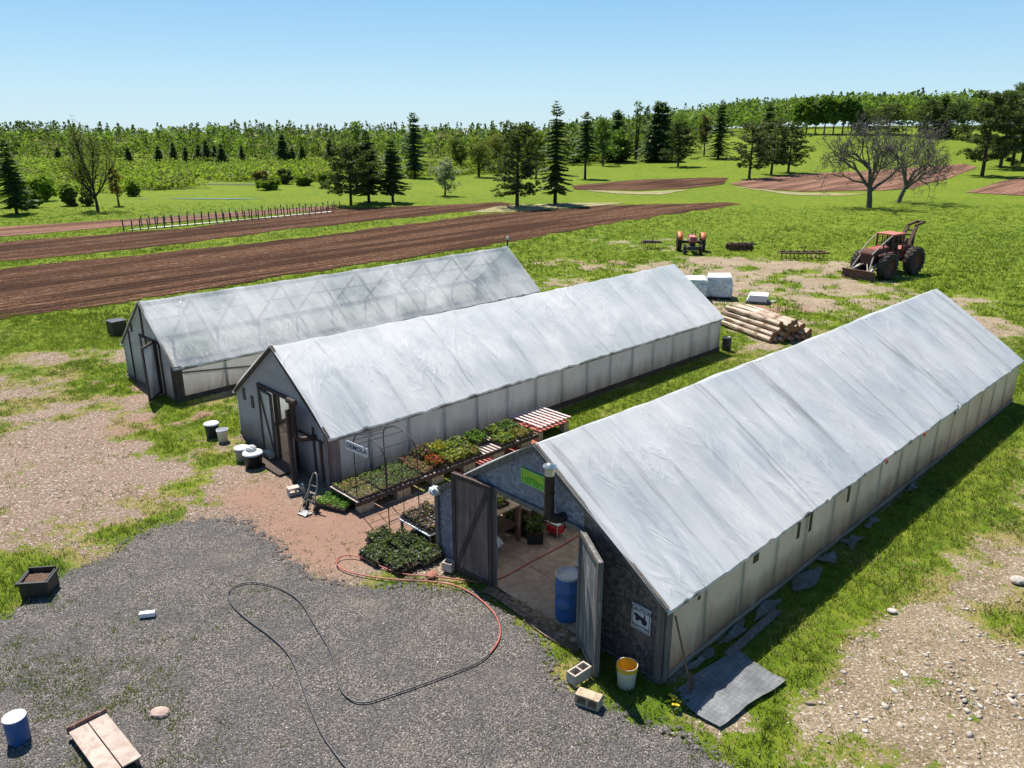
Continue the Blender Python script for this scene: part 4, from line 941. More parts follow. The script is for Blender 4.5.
# loose film along the foot
def crumple(x0, y0, lx, ly, seed, z0=.03, hgt_=.10, n=14):
    V = []; r = np.random.default_rng(seed)
    for i in range(n+1):
        for j in range(n+1):
            u, v = i/n, j/n; x = x0+(u-.5)*lx*(1+.35*math.sin(v*5+seed)); y = y0+(v-.5)*ly*(1+.3*math.sin(u*4+seed*2))
            V.append((x, y, z0+hgt_*float(fbm(x*3+seed, y*3, .35, 3))*(1-.5*u)))
    return V, [(i*(n+1)+j, (i+1)*(n+1)+j, (i+1)*(n+1)+j+1, i*(n+1)+j+1) for i in range(n) for j in range(n)]
for i, (y, lx, ly) in enumerate(((.9, .12, .6), (1.9, .14, .8), (3.0, .16, .8), (4.5, .30, .9), (5.6, .24, .5), (6.6, .26, .6), (7.7, .16, .5), (10.2, .12, .4))):
    m = MB(); v, f = crumple(W+.12+lx/2, y, lx, ly, 3+i); m.add(v, f, True); m.build('loose_film', M['side_b'], tA)
bd = MB().beam((W+.42, 1.3, .05), (W+.38, 3.1, .05), .14, .04).build('plank', M['wood_grey'], None); bd.location = (g['o'][0], g['o'][1], 0); bd.rotation_euler = (0, 0, g['rz']); tag(bd, 'grey plank lying in the shade along the near greenhouse wall', 'plank')
def bag_ball(name, loc, r, mat, label, cat, seed=0, flat=.8):
    import bmesh
    bm = bmesh.new(); bmesh.ops.create_icosphere(bm, subdivisions=4, radius=r)
    for v in bm.verts: n_ = v.co.normalized(); v.co *= .62+.75*float(fbm(n_.x*3+seed+n_.z*2, n_.y*3+n_.z, .9, 4)); v.co.z *= flat
    me = bpy.data.meshes.new(name); bm.to_mesh(me); bm.free(); o = bpy.data.objects.new(name, me); link(o); me.materials.append(M[mat]); o.location = (loc[0], loc[1], loc[2]+r*flat*.7); return tag(o, label, cat)
# ---- B: middle house ----------------------------------------------------------
tB, g = house('b', 'middle greenhouse with white film roof, grey walls and a black stovepipe by its door', ('film_b', 'side_b', 'side_b'), 1.2, 8, sag=.05, bulge=.09, wr=.04, nw=90, ridge_sag=.04)
W, L, he, hr = g['W'], g['L'], g['he'], g['hr']; zr = lambda x: he+(hr-he)*(1-abs(x-W/2)/(W/2))
D0, D1, ZL = 1.50, 3.2, 1.88
panel('front_wall', [(0, 0), (D0, 0), (D0, zr(D0)-.01), (0, he)], .005, .02, 'front_b', tB)
panel('front_wall', [(D0, ZL), (D1, ZL), (D1, zr(D1)-.01), (W/2, hr-.01), (D0, zr(D0)-.01)], .005, .02, 'front_b', tB)
panel('front_wall', [(D1, 0), (W, 0), (W, he), (D1, zr(D1)-.01)], .005, .02, 'front_b', tB)
b = MB()
for s, x in ((-1, 0), (1, W)): b.beam((x+s*.05, -.03, he-.02), (W/2, -.03, hr+.0), .06, .09)
b.build('rake_board', M['wood_dark'], tB)
b = MB(); b.beam((D0-.04, -.03, 0), (D0-.04, -.03, ZL), .08, .06, (0, 1, 0)); b.beam((D1+.04, -.03, 0), (D1+.04, -.03, ZL), .08, .06, (0, 1, 0)); b.beam((D0-.1, -.034, ZL+.03), (D1+.1, -.034, ZL+.03), .06, .09); b.beam((2.32, -.034, 0), (2.32, -.034, ZL), .07, .07, (0, 1, 0))
b.build('door_jamb', M['wood_dark'], tB)
o = door_leaf(tB, (D0, -.05), R(-5), .80, 1.82, 'front_c', -1, th=.02, frame=.06, lab='pale film door with a dark diagonal brace')
door_leaf(tB, (D1, -.08), R(-27), .66, 1.84, 'front_c', 0, th=.02, frame=.05, lab='thin white door leaf standing open at a right angle')
for x, z in ((.48, 1.40), (.95, 1.28)): MB().box((x, -.01, z), (.13, .03, .34)).build('vent_flap', M['darkgrey_pl'], tB)
b = MB(); b.box((4.15, -.03, .72), (.05, .04, 1.44)); b.box((4.0, -.03, 1.15), (1.2, .03, .04)); b.box((W-.35, -.035, .62), (.07, .05, 1.1)); b.build('wall_batten', M['wood_dark'], tB)
b = MB(); b.box((W-.06, -.035, he/2), (.16, .05, he)); b.box((W+.05, .11, he/2), (.04, .28, he-.10)); b.build('corner_board', M['wood_corner'], tB, .004)
b = MB(); b.cyl((3.95, -.42, 1.38), (3.95, -.42, 2.12), .07, n=14); b.tube([(3.95, -.42, 1.40), (3.95, -.42, 1.30), (4.02, -.40, 1.22), (4.14, -.30, 1.20), (4.24, 0, 1.20)], .07, 14)
b.cyl((3.78, -.42, 2.16), (4.12, -.42, 2.16), .075, n=14); b.build('stovepipe', M['rustpipe'], tB)
MB().beam((3.86, -.50, 0), (3.86, -.50, 1.95), .09, .09, (0, 1, 0)).build('support_post', M['wood_dark'], tB)
MB().box((2.6, -.33, .03), (1.4, .55, .05)).build('door_step', M['wood_dark'], tB)
# ---- C: far house -------------------------------------------------------------
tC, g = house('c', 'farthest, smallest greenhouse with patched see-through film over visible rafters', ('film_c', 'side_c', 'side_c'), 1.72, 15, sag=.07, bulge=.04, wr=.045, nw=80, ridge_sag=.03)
W, L, he, hr = g['W'], g['L'], g['he'], g['hr']; zr = lambda x: he+(hr-he)*(1-abs(x-W/2)/(W/2))
D0, D1, ZL = 1.85, 3.02, 1.80
panel('front_wall', [(0, 0), (D0, 0), (D0, zr(D0)-.01), (0, he)], .005, .012, 'front_c', tC)
panel('front_wall', [(D0, ZL), (D1, ZL), (D1, zr(D1)-.01), (W/2, hr-.01), (D0, zr(D0)-.01)], .005, .012, 'front_c', tC)
panel('front_wall', [(D1, 0), (W, 0), (W, he), (D1, zr(D1)-.01)], .005, .012, 'front_c', tC)
b = MB()
for s, x in ((-1, 0), (1, W)): b.beam((x+s*.05, -.03, he-.02), (W/2, -.03, hr), .05, .08)
b.build('rake_board', M['wood_grey'], tC)
b = MB(); b.beam((D0, -.03, 0), (D0, -.03, ZL), .07, .06, (0, 1, 0)); b.beam((D1, -.03, 0), (D1, -.03, ZL), .09, .06, (0, 1, 0)); b.beam((D0-.1, -.034, ZL), (D1+.3, -.034, ZL), .05, .08)
b.beam((W/2, -.02, ZL+.05), (W/2, -.02, hr-.1), .05, .05, (0, 1, 0)); b.beam((1.1, -.02, ZL-.02), (1.1, -.02, zr(1.1)-.05), .04, .04, (0, 1, 0)); b.beam((.75, -.02, 0), (.75, -.02, zr(.75)-.05), .05, .04, (0, 1, 0)); b.beam((3.3, -.02, 0), (3.3, -.02, zr(3.3)-.05), .06, .04, (0, 1, 0)); b.build('door_jamb', M['wood_dark'], tC)
door_leaf(tC, (D1-.02, -.06), R(-44), .92, 1.80, 'front_c', 0, th=.015, frame=.07, lab='film covered door standing open outward')
door_leaf(tC, (D0+.02, -.03), R(-4), .5, 1.80, 'front_c', 0, th=.015, frame=.05)
b = MB(); b.box((W-.06, -.035, he/2), (.16, .05, he)); b.box((W+.045, .1, he/2), (.03, .25, he)); b.build('corner_board', M['wood_dark'], tC)
b = MB(); b.beam((W+.02, .2, he-.22), (W+.02, 4.6, .40), .04, .09, (1, 0, 0)); b.beam((W+.022, 4.5, he-.35), (W+.022, 9, he-.30), .04, .08, (1, 0, 0)); b.build('wall_rail', M['wood_grey'], tC)
b = MB(); b.beam((W*.75, .1, he+(hr-he)*.5-.14), (W*.75, L, he+(hr-he)*.5-.14), .05, .05); b.beam((W*.28, .1, he+(hr-he)*.5), (W*.28, L, he+(hr-he)*.5), .03, .05); b.build('purlin', M['wood_pale'], tC)
for k in 'abc':
    g = GH[k]; P = [W2(g, -.05, -.05), W2(g, g['W']+.05, -.05), W2(g, g['W']+.05, g['L']), W2(g, -.05, g['L'])]
    tag(sheet('greenhouse_floor', P, M['floor'], .034, 3, .0, 2.0), kind='structure')
gA = GH['a']; P = [W2(gA, 1.7, -.02), W2(gA, 4.1, -.02), W2(gA, 4.2, -.42), W2(gA, 3.5, -.48), W2(gA, 2.6, -.36), W2(gA, 1.7, -.35)]
tag(sheet('doorway_soil', P, M['soil_dark'], .030, .3, .18, .5, 3), kind='structure')
# ================================================================== THINGS
def at(k, lx, ly, z=0): x, y = W2(GH[k], lx, ly); return (x, y, z)
def tube_path(px, r, n=8, z=.03, it=2, amp=0):
    P = [np.array(G(*q)) for q in px]
    for _ in range(it):
        Q = [P[0]]
        for a_, b_ in zip(P[:-1], P[1:]): Q += [a_*.75+b_*.25, a_*.25+b_*.75]
        P = Q+[P[-1]]
    return [(p[0], p[1], z+r) for p in P]
bp = [(350, 775), (338, 760), (322, 738), (311, 712), (302, 688), (297, 672), (288, 655), (270, 638), (247, 622), (233, 609), (227, 597), (233, 589), (247, 584), (268, 586), (288, 594), (303, 606), (315, 628), (328, 648), (335, 665), (337, 680), (341, 694), (352, 704), (366, 706), (385, 700), (420, 688), (450, 677), (480, 665), (490, 656)]
o = MB().tube(tube_path(bp, .013, z=.042), .013, 8).build('garden_hose', M['hose_black']); tag(o, 'dark grey hose looping across the gravel yard', 'hose')
rp = [(490, 656), (499, 644), (501, 632), (497, 619), (486, 606), (470, 594), (452, 586), (425, 583), (395, 582), (365, 578), (345, 573), (336, 567), (337, 560), (346, 557), (358, 558), (370, 563), (386, 571), (405, 577), (430, 578), (455, 581), (482, 585), (503, 580), (530, 564), (560, 549), (590, 530)]
o = MB().tube(tube_path(rp, .014, z=.036), .014, 8).build('garden_hose', M['hose_red']); tag(o, 'faded red hose running out of the near greenhouse doorway', 'hose')
def barrel(loc, r, h, label, body, lid, nm='barrel', cat='barrel', group=None, ribs=True):
    t = thing(nm, label, cat, loc, 0, group); pr = [(0, 0), (r*.93, 0), (r*.97, h*.03), (r, h*.10)]
    for z in ((.32, .34, .36, .64, .66, .68) if ribs else ()): pr.append((r*(1.035 if round(z*100) in (34, 66) else 1.0), h*z))
    pr += [(r, h*.9), (r*.97, h*.97), (r*.96, h)]
    MB().lathe(pr, n=28).build('barrel_body', M[body], t)
    MB().lathe([(r*1.0, h*.955), (r*1.03, h*.965), (r*1.03, h*1.0), (r*.95, h*1.012), (r*.93, h*.99), (0, h*.992)], n=28).build('lid', M[lid], t)
    return t
x, y = G(567, 618); barrel((x, y, .03), .225, .90, 'tall blue plastic barrel with grey lid beside the swung-out door', 'barrel_blue', 'lid_grey')
x, y = G(583, 606); barrel((x+.05, y+.1, .03), .2, .82, 'dark barrel mostly hidden behind the swung-out door', 'darkgrey_pl', 'lid_grey')
x, y = G(20, 741); barrel((x, y, .02), .15, .42, 'blue bucket with white lid at the lower left corner', 'barrel_blue', 'white_pl', 'bucket', 'bucket', ribs=False)
def bucket(loc, r, h, label, body, inner=None, rot=0, group=None, band=None, lid=None, nm='bucket'):
    t = thing(nm, label, 'bucket', loc, rot, group)
    MB().lathe([(0, 0), (r*.84, 0), (r*.98, h*.85), (r*1.04, h*.86), (r*1.04, h*.9), (r, h*.91), (r*1.03, h), (r*.99, h), (r*.96, h*.9), (r*.82, h*.03), (0, h*.03)], n=24).build('bucket_body', M[body], t)
    if inner: MB().lathe([(r*.985, h*.995), (r*.95, h*.88), (r*.81, h*.04), (0, h*.045)], n=24).build('bucket_lining', M[inner], t); MB().lathe([(r*1.045, h*.80), (r*1.05, h*.97), (r*1.035, h*1.004)], n=24).build('rim', M[inner], t)
    if band: MB().lathe([(r*.905, h*.25), (r*.975, h*.72)], n=24).build('paper_label', M[band], t); 
    if lid: MB().lathe([(r*1.06, h*.96), (r*1.07, h*1.02), (0, h*1.03)], n=24).build('lid', M[lid], t)
    MB().tube([(r*1.04*math.cos(a), r*1.04*math.sin(a), h*.88-.05*math.sin(a)) for a in np.linspace(0, PI, 14)], .004, 5).build('handle', M['galv'], t)
    return t
x, y = G(626, 686); bucket((x, y, .02), .165, .40, 'white bucket with yellow inside standing by the near front wall', 'white_pl', 'yellow_pl')
def rotbox(name, label, cat, loc, d, rz, mat, bevel=.006): o = MB().box((0, 0, d[2]/2), d).build(name, M[mat], None, bevel, loc, rz); return tag(o, label, cat)
def cblock(loc, rot, label, mat='concrete', single=False, L=.39):
    """hollow block, holes run along local z; rot euler"""
    t = thing('concrete_block', label, 'block', loc, 0, 'hollow concrete blocks around the greenhouses'); hx, hy, hz, w = L/2, .095, .19, .03
    m = MB(); xs_ = [(-hx, -hx+w), (-w/2, w/2), (hx-w, hx)] if not single else [(-hx, -hx+w), (hx-w, hx)]
    m.box((0, -hy+w/2, hz/2), (L, w, hz)); m.box((0, hy-w/2, hz/2), (L, w, hz))
    for a_, b_ in xs_: m.box(((a_+b_)/2, 0, hz/2), (b_-a_, 2*hy-2*w-.001, hz-.001))
    o = m.build('block_body', M[mat], t, .004); o.rotation_euler = rot
    if abs(rot[0]) > .1: o.location = (0, 0, .095)
    return t
x, y = G(579, 680); cblock((x, y, .03), (0, 0, R(42)), 'upright hollow block with holes facing up, next to the swung-out door')
x, y = G(591, 702); cblock((x, y, .03), (R(90), 0, R(-28)), 'tan hollow block on its side at the gravel edge', 'concrete_d')
x, y = G(449, 571); cblock((x, y, .03), (0, 0, R(-25)), 'small hollow block at the foot of the folded-back brown door', single=True, L=.22)
x, y = G(295, 492); cblock((x, y, .0), (R(90), 0, R(30)), 'pale block beside the stovepipe post of the middle greenhouse')
x, y = G(262, 456)
def rock(px, py, r, label, col=(.30, .20, .16)):
    x, y = G(px, py); V = []; m = MB(); rr_ = np.random.default_rng(int(px))
    import bmesh
    bm = bmesh.new(); bmesh.ops.create_icosphere(bm, subdivisions=2, radius=r)
    for v in bm.verts: v.co *= 1+.25*(float(fbm(v.co.x*9+px, v.co.y*9+v.co.z*5, 1, 2))-.5); v.co.z *= .55; v.co.x *= 1.3
    me = bpy.data.meshes.new('rock'); bm.to_mesh(me); bm.free(); o = bpy.data.objects.new('rock', me); link(o); me.materials.append(simple('stone', col, .9, 0, .3, 9)); o.location = (x, y, r*.35); o.rotation_euler = (0, 0, px)
    return tag(o, label, 'rock')
rock(432, 576, .11, 'reddish flat rock beside the small block and red hose', (.30, .12, .08))
rock(160, 715, .12, 'pinkish stone in the gravel above the wooden ramp', (.42, .30, .25))
rock(1018, 582, .13, 'biggest grey stone at the right frame edge', (.42, .37, .33)); rock(892, 612, .07, 'pale stone in the sparse grass right of the near greenhouse', (.5, .45, .4))
x, y = G(148, 618); o = MB().box((0, 0, .055), (.27, .10, .085), (0, 0, 0)).build('brick', M['white_pl'], None, .006, (x, y, .03), R(12)); tag(o, 'small whitewashed brick lying alone on the gravel', 'brick')
# shovel
g = gA; base = np.array(G(692, 694)); top = np.array(W2(g, g['W']+.14, .06))
t = thing('shovel', 'rusty shovel leaning blade-down against the near greenhouse corner', 'shovel', (base[0], base[1], 0)); tv = Vector((top[0]-base[0], top[1]-base[1], 1.32)); dn = tv.normalized()
MB().tube([dn*.28, tv*.6, tv], .017, 8).build('handle', M['wood_rust'], t)
sd = dn.cross(Vector((0, 0, 1))).normalized(); m = MB(); P = []
for i, (u, w) in enumerate(((0, .03), (.06, .09), (.16, .12), (.27, .115), (.30, .06), (.36, .02))):
    for j in range(5): q = (j-2)/2; nrm = sd.cross(dn); P.append(dn*u+sd*(q*w)+nrm*(.02*q*q)+Vector((0, 0, .015)))
m.add(P, [(i*5+j, i*5+j+1, (i+1)*5+j+1, (i+1)*5+j) for i in range(5) for j in range(4)], True); o = m.build('blade', M['rust'], t); sm_ = o.modifiers.new('th', 'SOLIDIFY'); sm_.thickness = .006
# mat
c = [G(734, 651), G(786, 684), G(719, 731), G(668, 697)]; m = MB(); n = 22; V = []
for i in range(n+1):
    for j in range(n+1):
        u, v = i/n, j/n; p = (np.array(c[0])*(1-u)+np.array(c[1])*u)*(1-v)+(np.array(c[3])*(1-u)+np.array(c[2])*u)*v
        V.append((p[0]+.03*math.sin(v*9), p[1]+.03*math.sin(u*8), .03+.05*float(fbm(p[0]*2, p[1]*2, .5, 3))+.03*math.exp(-((v-.62)/.05)**2)*(1-u)*.9))
m.add(V, [(i*(n+1)+j, (i+1)*(n+1)+j, (i+1)*(n+1)+j+1, i*(n+1)+j+1) for i in range(n) for j in range(n)], True); o = m.build('ground_mat', M['mat']); tag(o, 'rumpled grey woven mat on the grass at the near greenhouse corner', 'mat')
# dandelions
for i, (px, py, lb) in enumerate(((672, 703, 'yellow dandelion clump closest to the bucket'), (677, 708, 'yellow dandelion clump closest to the grey mat'))):
    x, y = G(px, py); t = thing('dandelion', lb, 'flower', (x, y, 0), 0, 'dandelions between bucket and mat')
    C = rng.normal(size=(60, 3))*np.array((.07, .06, .02))+(0, 0, .06); V, F, cc = leafcloud(C, .06, np.array([(.05, .13, .01)])*rng.uniform(.7, 1.3, (60, 1))); npmesh('leaves', V, F, M['leaf'], t, cc)
    m = MB()
    for k in range(6): q = rng.normal(size=2)*.05; m.lathe([(.0, .09), (.022, .10), (.03, .115), (0, .125)], (q[0], q[1], 0), 8)
    m.build('flower_heads', simple('dandelion_yellow', (.75, .50, .02), .6, 0, .1, 9, 0), t)
# black bin with soil
x, y = G(41, 592); t = thing('planter_bin', 'black open bin half full of brown soil at the gravel edge', 'bin', (x, y, 0), R(8)); a_, b_, h = .25, .24, .36; w = .03
m = MB(); m.box((0, -b_+w/2, h/2), (2*a_, w, h)); m.box((0, b_-w/2, h/2+.03), (2*a_, w, h+.06)); m.box((-a_+w/2, 0, h/2), (w, 2*b_-2*w, h)); m.box((a_-w/2, 0, h/2+.01), (w, 2*b_-2*w, h+.02)); m.box((0, 0, .02), (2*a_-2*w, 2*b_-2*w, .02)); m.build('bin_body', M['black_pl'], t, .006)
m = MB(); m.box((0, -b_-.015, h-.02), (2*a_+.08, .03, .05)); m.box((-a_-.015, 0, h-.02), (.03, 2*b_, .05)); m.box((a_+.015, 0, h-.02), (.03, 2*b_, .05)); m.build('rim', M['black_pl'], t, .004)
m = MB(); V = []
for i in range(9):
    for j in range(9): xx, yy = (i/8-.5)*2*(a_-w), (j/8-.5)*2*(b_-w); V.append((xx, yy, h*.80+.05*float(fbm(xx*6, yy*6, .5, 3))))
m.add(V, [(i*9+j, (i+1)*9+j, (i+1)*9+j+1, i*9+j+1) for i in range(8) for j in range(8)], True); m.build('soil', M['soil'], t)
# wooden ramp lower left
pA, pB, pC = np.array(G(68, 731, .18)), np.array(G(106, 712, .18)), np.array(G(146, 770, .12)); ex_ = (pB-pA); wd = np.linalg.norm(ex_); ex_ /= wd; ey_ = np.array((ex_[1], -ex_[0])); ln = 1.25
t = thing('wooden_platform', 'pale plywood board with an upright end lip at the lower left', 'board', (pA[0], pA[1], 0), math.atan2(ex_[1], ex_[0]))
m = MB(); m.box((wd/4-.004, -ln/2, .16), (wd/2-.008, ln, .025)); m.box((wd*.75+.004, -ln/2, .161), (wd/2-.008, ln, .025)); m.build('deck', simple('sunned_plywood', (.42, .33, .28), .8, 0, .2, 4, .3, dirt=(.33, .25, .20)), t, .003)
MB().box((wd/2, .02, .17), (wd+.02, .035, .12)).build('lip', M['wood_rust'], t, .003)
m = MB(); m.box((.05, -ln/2, .075), (.05, ln-.06, .14)); m.box((wd-.05, -ln/2, .075), (.05, ln-.06, .14)); m.build('runner', M['wood_rust'], t)
# ---- signs
def sign_on(k, lx, ly, z, w, h, label, rot=0.0):
    g = GH[k]; x, y = W2(g, lx, ly); t = thing('sign', label, 'sign', (x, y, z), g['rz']+rot); return t
t = sign_on('a', 5.20, -.02, 1.0, 0, 0, 'white caution sign with a black tractor on the near front wall'); w, h = .38, .46
MB().box((0, 0, 0), (w, .012, h)).build('sign_board', M['sign_white'], t, .004)
m = MB()
for s in (-1, 1): m.box((s*(w/2-.022), -.0085, 0), (.007, .004, h-.04)); m.box((0, -.0085, s*(h/2-.022)), (w-.05, .004, .007))
m.build('border', M['sign_ink'], t)
text_mesh('CAUTION', .088, M['sign_ink'], t, (0, -.009, .145), (R(90), 0, 0)); text_mesh('TRACTORS', .070, M['sign_ink'], t, (0, -.009, -.155), (R(90), 0, 0))
m = MB(); m.prism([(-.13, .03), (-.10, .07), (-.02, .045), (.02, .035), (.06, .04), (.06, .10), (.08, .10), (.085, .03), (.11, .0), (.11, -.03), (-.02, -.03), (-.10, .0)], 0, .004, MXZ(-.0105))
for cx_, cz, r_ in ((.07, -.035, .055), (-.07, -.03, .035), (-.12, .04, .02)):
    m.cyl((cx_, -.0065, cz), (cx_, -.0118, cz), r_, n=20, smooth=False)
m.build('tractor_symbol', M['sign_ink'], t)
t = sign_on('a', 2.76, -.02, 2.62, 0, 0, 'bright green painted sign on the gable beside the stovepipe'); w, h = .58, .29
MB().box((0, 0, 0), (w, .012, h)).build('sign_board', M['sign_green'], t, .003)
m = MB()
for s in (-1, 1): m.box((s*(w/2-.015), -.0085, 0), (.012, .004, h-.02)); m.box((0, -.0085, s*(h/2-.015)), (w-.045, .004, .012))
m.build('border', M['sign_line'], t)
m = MB(); m.prism([(-.25, .115), (.25, .115), (.25, -.02), (.12, -.01), (.05, .03), (-.10, .02), (-.25, -.03)], 0, .003, MXZ(-.0095)); m.build('lime_band', M['sign_lime'], t)
m = MB()
for cx_ in (-.21, .0, .20): m.prism([(cx_-.014, -.11), (cx_+.014, -.11), (cx_+.008, -.045), (cx_-.008, -.045)], 0, .004, MXZ(-.0115))
m.build('painted_figures', M['sign_line'], t)
# ---- arbour trellis with sign
def rods(m, pts, r=.012): m.tube(pts, r, 6)
px0 = np.array(G(358, 511)); g = GH['b']; rz = R(-50)
t = thing('garden_arbour', 'thin black wire arbour with an arched top beside the plant bench', 'trellis', (px0[0], px0[1], 0), rz); wA, dA, hA = 1.40, .78, 1.70
for sx in (0, wA):
    m = MB(); 
    for yy in (0, dA): rods(m, [(sx, yy, 0), (sx, yy, hA)], .012)
    for zz in np.arange(.3, hA, .45): rods(m, [(sx, 0, zz), (sx, dA, zz)], .008)
    rods(m, [(sx, dA/2, .25), (sx, dA/2, hA)], .008); m.build('side_panel', M['blackmetal'], t)
m = MB()
for yy in (0, dA): rods(m, [(wA/2-math.cos(a)*wA/2, yy, hA+math.sin(a)*.38) for a in np.linspace(0, PI, 15)], .014)
for a in np.linspace(.2, PI-.2, 6): rods(m, [(wA/2-math.cos(a)*wA/2, 0, hA+math.sin(a)*.38), (wA/2-math.cos(a)*wA/2, dA, hA+math.sin(a)*.38)], .008)
m.build('arch', M['blackmetal'], t)
x, y = W2(GH['b'], *[float(v) for v in loc_in(GH['b'], px0[0], px0[1])]); ex_ = GH['b']['ex']
ss = thing('sign', 'white board with black letters hung on the wire arbour', 'sign', (px0[0]+ex_[0]*.25-.04, px0[1]+ex_[1]*.25-.14, 1.70), R(-30)); MB().box((0, 0, 0), (.62, .012, .22), (0, R(8), 0)).build('sign_board', M['sign_white'], ss, .003)
m = MB()
for s in (-1, 1): m.box((0, -.009, s*.088), (.58, .004, .012)) if False else None
text_mesh('DEMOLA', .145, M['sign_ink'], ss, (0, -.010, 0), (R(90), R(8), 0))
# ---- plant bench along the middle greenhouse
gB = GH['b']; WB = gB['W']; bw = 1.15; bz = .32
t = thing('plant_bench', 'long low slatted bench along the middle greenhouse wall', 'bench', at('b', WB+.46, -.35), gB['rz']); Lb = 6.0
m = MB()
for i in range(int(Lb/.14)): m.box((bw/2, .05+i*.14, bz), (bw, .07, .02))
tag(m.build('slats', simple('whitewashed_slats', (.46, .38, .34), .8, 0, .15, 5), t))
m = MB(); m.beam((0.02, 0, bz-.06), (.02, Lb, bz-.06), .04, .09); m.beam((bw-.02, 0, bz-.06), (bw-.02, Lb, bz-.06), .04, .10); m.build('rail', M['wood_dark'], t)
for i in range(6):
    for x in (.12, bw-.12): MB().box((x, .3+i*1.05, (bz-.11)/2), (.2, .39, bz-.11)).build('leg', M['concrete_d'], t, .005)
MB().box((bw/2, Lb*.5+1.6, .03), (bw-.1, Lb*.5, .03)).build('under_board', M['clay'], t)
def plants(name_c, loc, rz, dx, dy, hgt_, cols, label, cat='plant tray', n=240, leaf=.05, tray='black_pl', th=.06, group=None, pots=False, nm='plant_tray', bloom=None):
    t = thing(nm, label, cat, loc, rz, group); w = .012
    m = MB(); m.box((0, 0, .008), (dx, dy, .012))
    for s in (-1, 1): m.box((s*(dx/2-w/2), 0, th/2), (w, dy, th)); m.box((0, s*(dy/2-w/2), th/2), (dx-2*w, w, th))
    m.build('tray', M[tray], t); MB().box((0, 0, th*.6), (dx-.03, dy-.03, .01)).build('soil', M['soil'], t)
    if pots:
        m = MB(); 
        for i in range(int(dx/.11)):
            for j in range(int(dy/.11)): m.lathe([(.032, 0), (.045, .09), (.04, .09), (.0, .075)], (-dx/2+.06+i*.11, -dy/2+.06+j*.11, th*.6), 8)
        m.build('pots', M['black_pl'], t)
    n = int(n); gx = rng.uniform(-.48, .48, n)*dx; gy = rng.uniform(-.48, .48, n)*dy; clump = fbm(gx*3+loc[0]*5, gy*3, .35, 3)
    z = th+rng.uniform(0, 1, n)**.7*hgt_*(.3+1.1*clump); C = np.stack([gx*1.02, gy*1.02, z], -1); ci = rng.integers(0, len(cols), n); col = np.array(cols)[ci]*rng.uniform(.6, 1.35, (n, 1))
    V, F, cc = leafcloud(C, leaf, col, .3); npmesh('foliage', V, F, M['leaf'], t, cc)
    if bloom:
        k = n//4; gx = rng.uniform(-.45, .45, k)*dx; gy = rng.uniform(-.45, .45, k)*dy; C = np.stack([gx, gy, th+hgt_*rng.uniform(.6, 1.05, k)], -1); V, F, cc = leafcloud(C, leaf*.8, np.array([bloom])*rng.uniform(.7, 1.2, (k, 1))); npmesh('blossoms', V, F, M['leaf'], t, cc)
    return t
GR, YG, DG, RD, PK, GY = (.10, .19, .03), (.30, .32, .05), (.04, .085, .025), (.26, .05, .035), (.33, .17, .11), (.17, .21, .11)
TR = [ # lx offset, ly, dx, dy, height, colours, label, n, leaf, bloom
 (.26, .45, .48, .80, .07, (YG, GY, PK), 'tray of yellowish seedlings at the near end of the bench, by the wall', 300, .04, None), (.78, .45, .50, .80, .05, (GY, YG, (.3, .28, .2)), 'tray of sparse pale seedlings at the near outer end of the bench', 260, .035, None),
 (.26, 1.25, .48, .75, .08, (GY, GR), 'tray of grey-green seedlings by the wall, second from the near end', 340, .04, None), (.78, 1.25, .50, .75, .08, (GY, DG), 'outer tray of grey-green seedlings, second from the near end', 340, .04, None),
 (.26, 2.0, .48, .70, .10, (GY, GR), 'wall-side grey-green tray beside the reddish seedlings', 340, .04, None), (.78, 2.0, .50, .70, .09, (GY, DG), 'outer grey-green tray in front of the reddish seedlings', 340, .04, None),
 (.5, 2.62, 1.0, .45, .14, (PK, RD, GY), 'tray of pinkish-red seedlings across the bench', 420, .045, None),
 (.3, 3.1, .5, .5, .45, (RD, DG, (.22, .10, .09)), 'tall dark red leafy plants against the wall', 360, .06, None), (.78, 3.1, .5, .5, .26, (DG, RD), 'tray of plants with bright red flowers', 360, .06, (.50, .02, .03)),
 (.3, 3.75, .5, .7, .34, (YG, GR), 'tray of tall yellow-green plants behind the red flowers', 420, .065, (.55, .42, .05)), (.78, 3.75, .5, .7, .28, (YG, (.42, .36, .08), GR), 'outer tray of golden green plants', 420, .065, None),
 (.3, 4.5, .5, .7, .26, (YG, GR, GY), 'wall-side tray of mixed light green plants', 400, .065, None), (.78, 4.45, .5, .65, .22, (GR, YG, (.32, .16, .08)), 'outer tray of mixed green and rust plants', 400, .06, None),
 (.35, 5.3, .55, .6, .28, ((.09, .20, .03), GR), 'wall-side tray of fresh green plants before the gap', 400, .065, None),
 (.3, 6.2, .5, .5, .2, (YG, DG), 'wall-side tray of dull green plants beyond the gap', 320, .06, None), (.8, 5.95, .48, .7, .2, (YG, GR), 'outer tray of yellow-green plants beyond the gap', 360, .06, None),
 (.3, 6.85, .5, .6, .22, (GY, GR), 'wall-side tray nearest the bare slats', 320, .06, None), (.8, 6.75, .48, .7, .16, ((.28, .22, .05), GR, (.3, .12, .05)), 'outer tray of rusty plants nearest the bare slats', 360, .055, None)]
for lx, ly, dx, dy, hh, cols, lb, n, lf, bl in TR:
    plants('', at('b', WB+.46+lx*1.1, -.35+ly*.82, bz+.012), gB['rz']+rng.uniform(-.04, .04), dx*1.1-.03, dy*.82-.03, hh*.72, cols, lb, n=n*1.3, leaf=lf, group='plant trays on the long bench', bloom=bl)
x, y = G(338, 505); plants('', (x, y, .05), gB['rz']+.35, .85, .62, .10, ((.11, .26, .03), (.14, .30, .04)), 'tray of bright green seedlings on the ground at the greenhouse corner', n=900, leaf=.045)
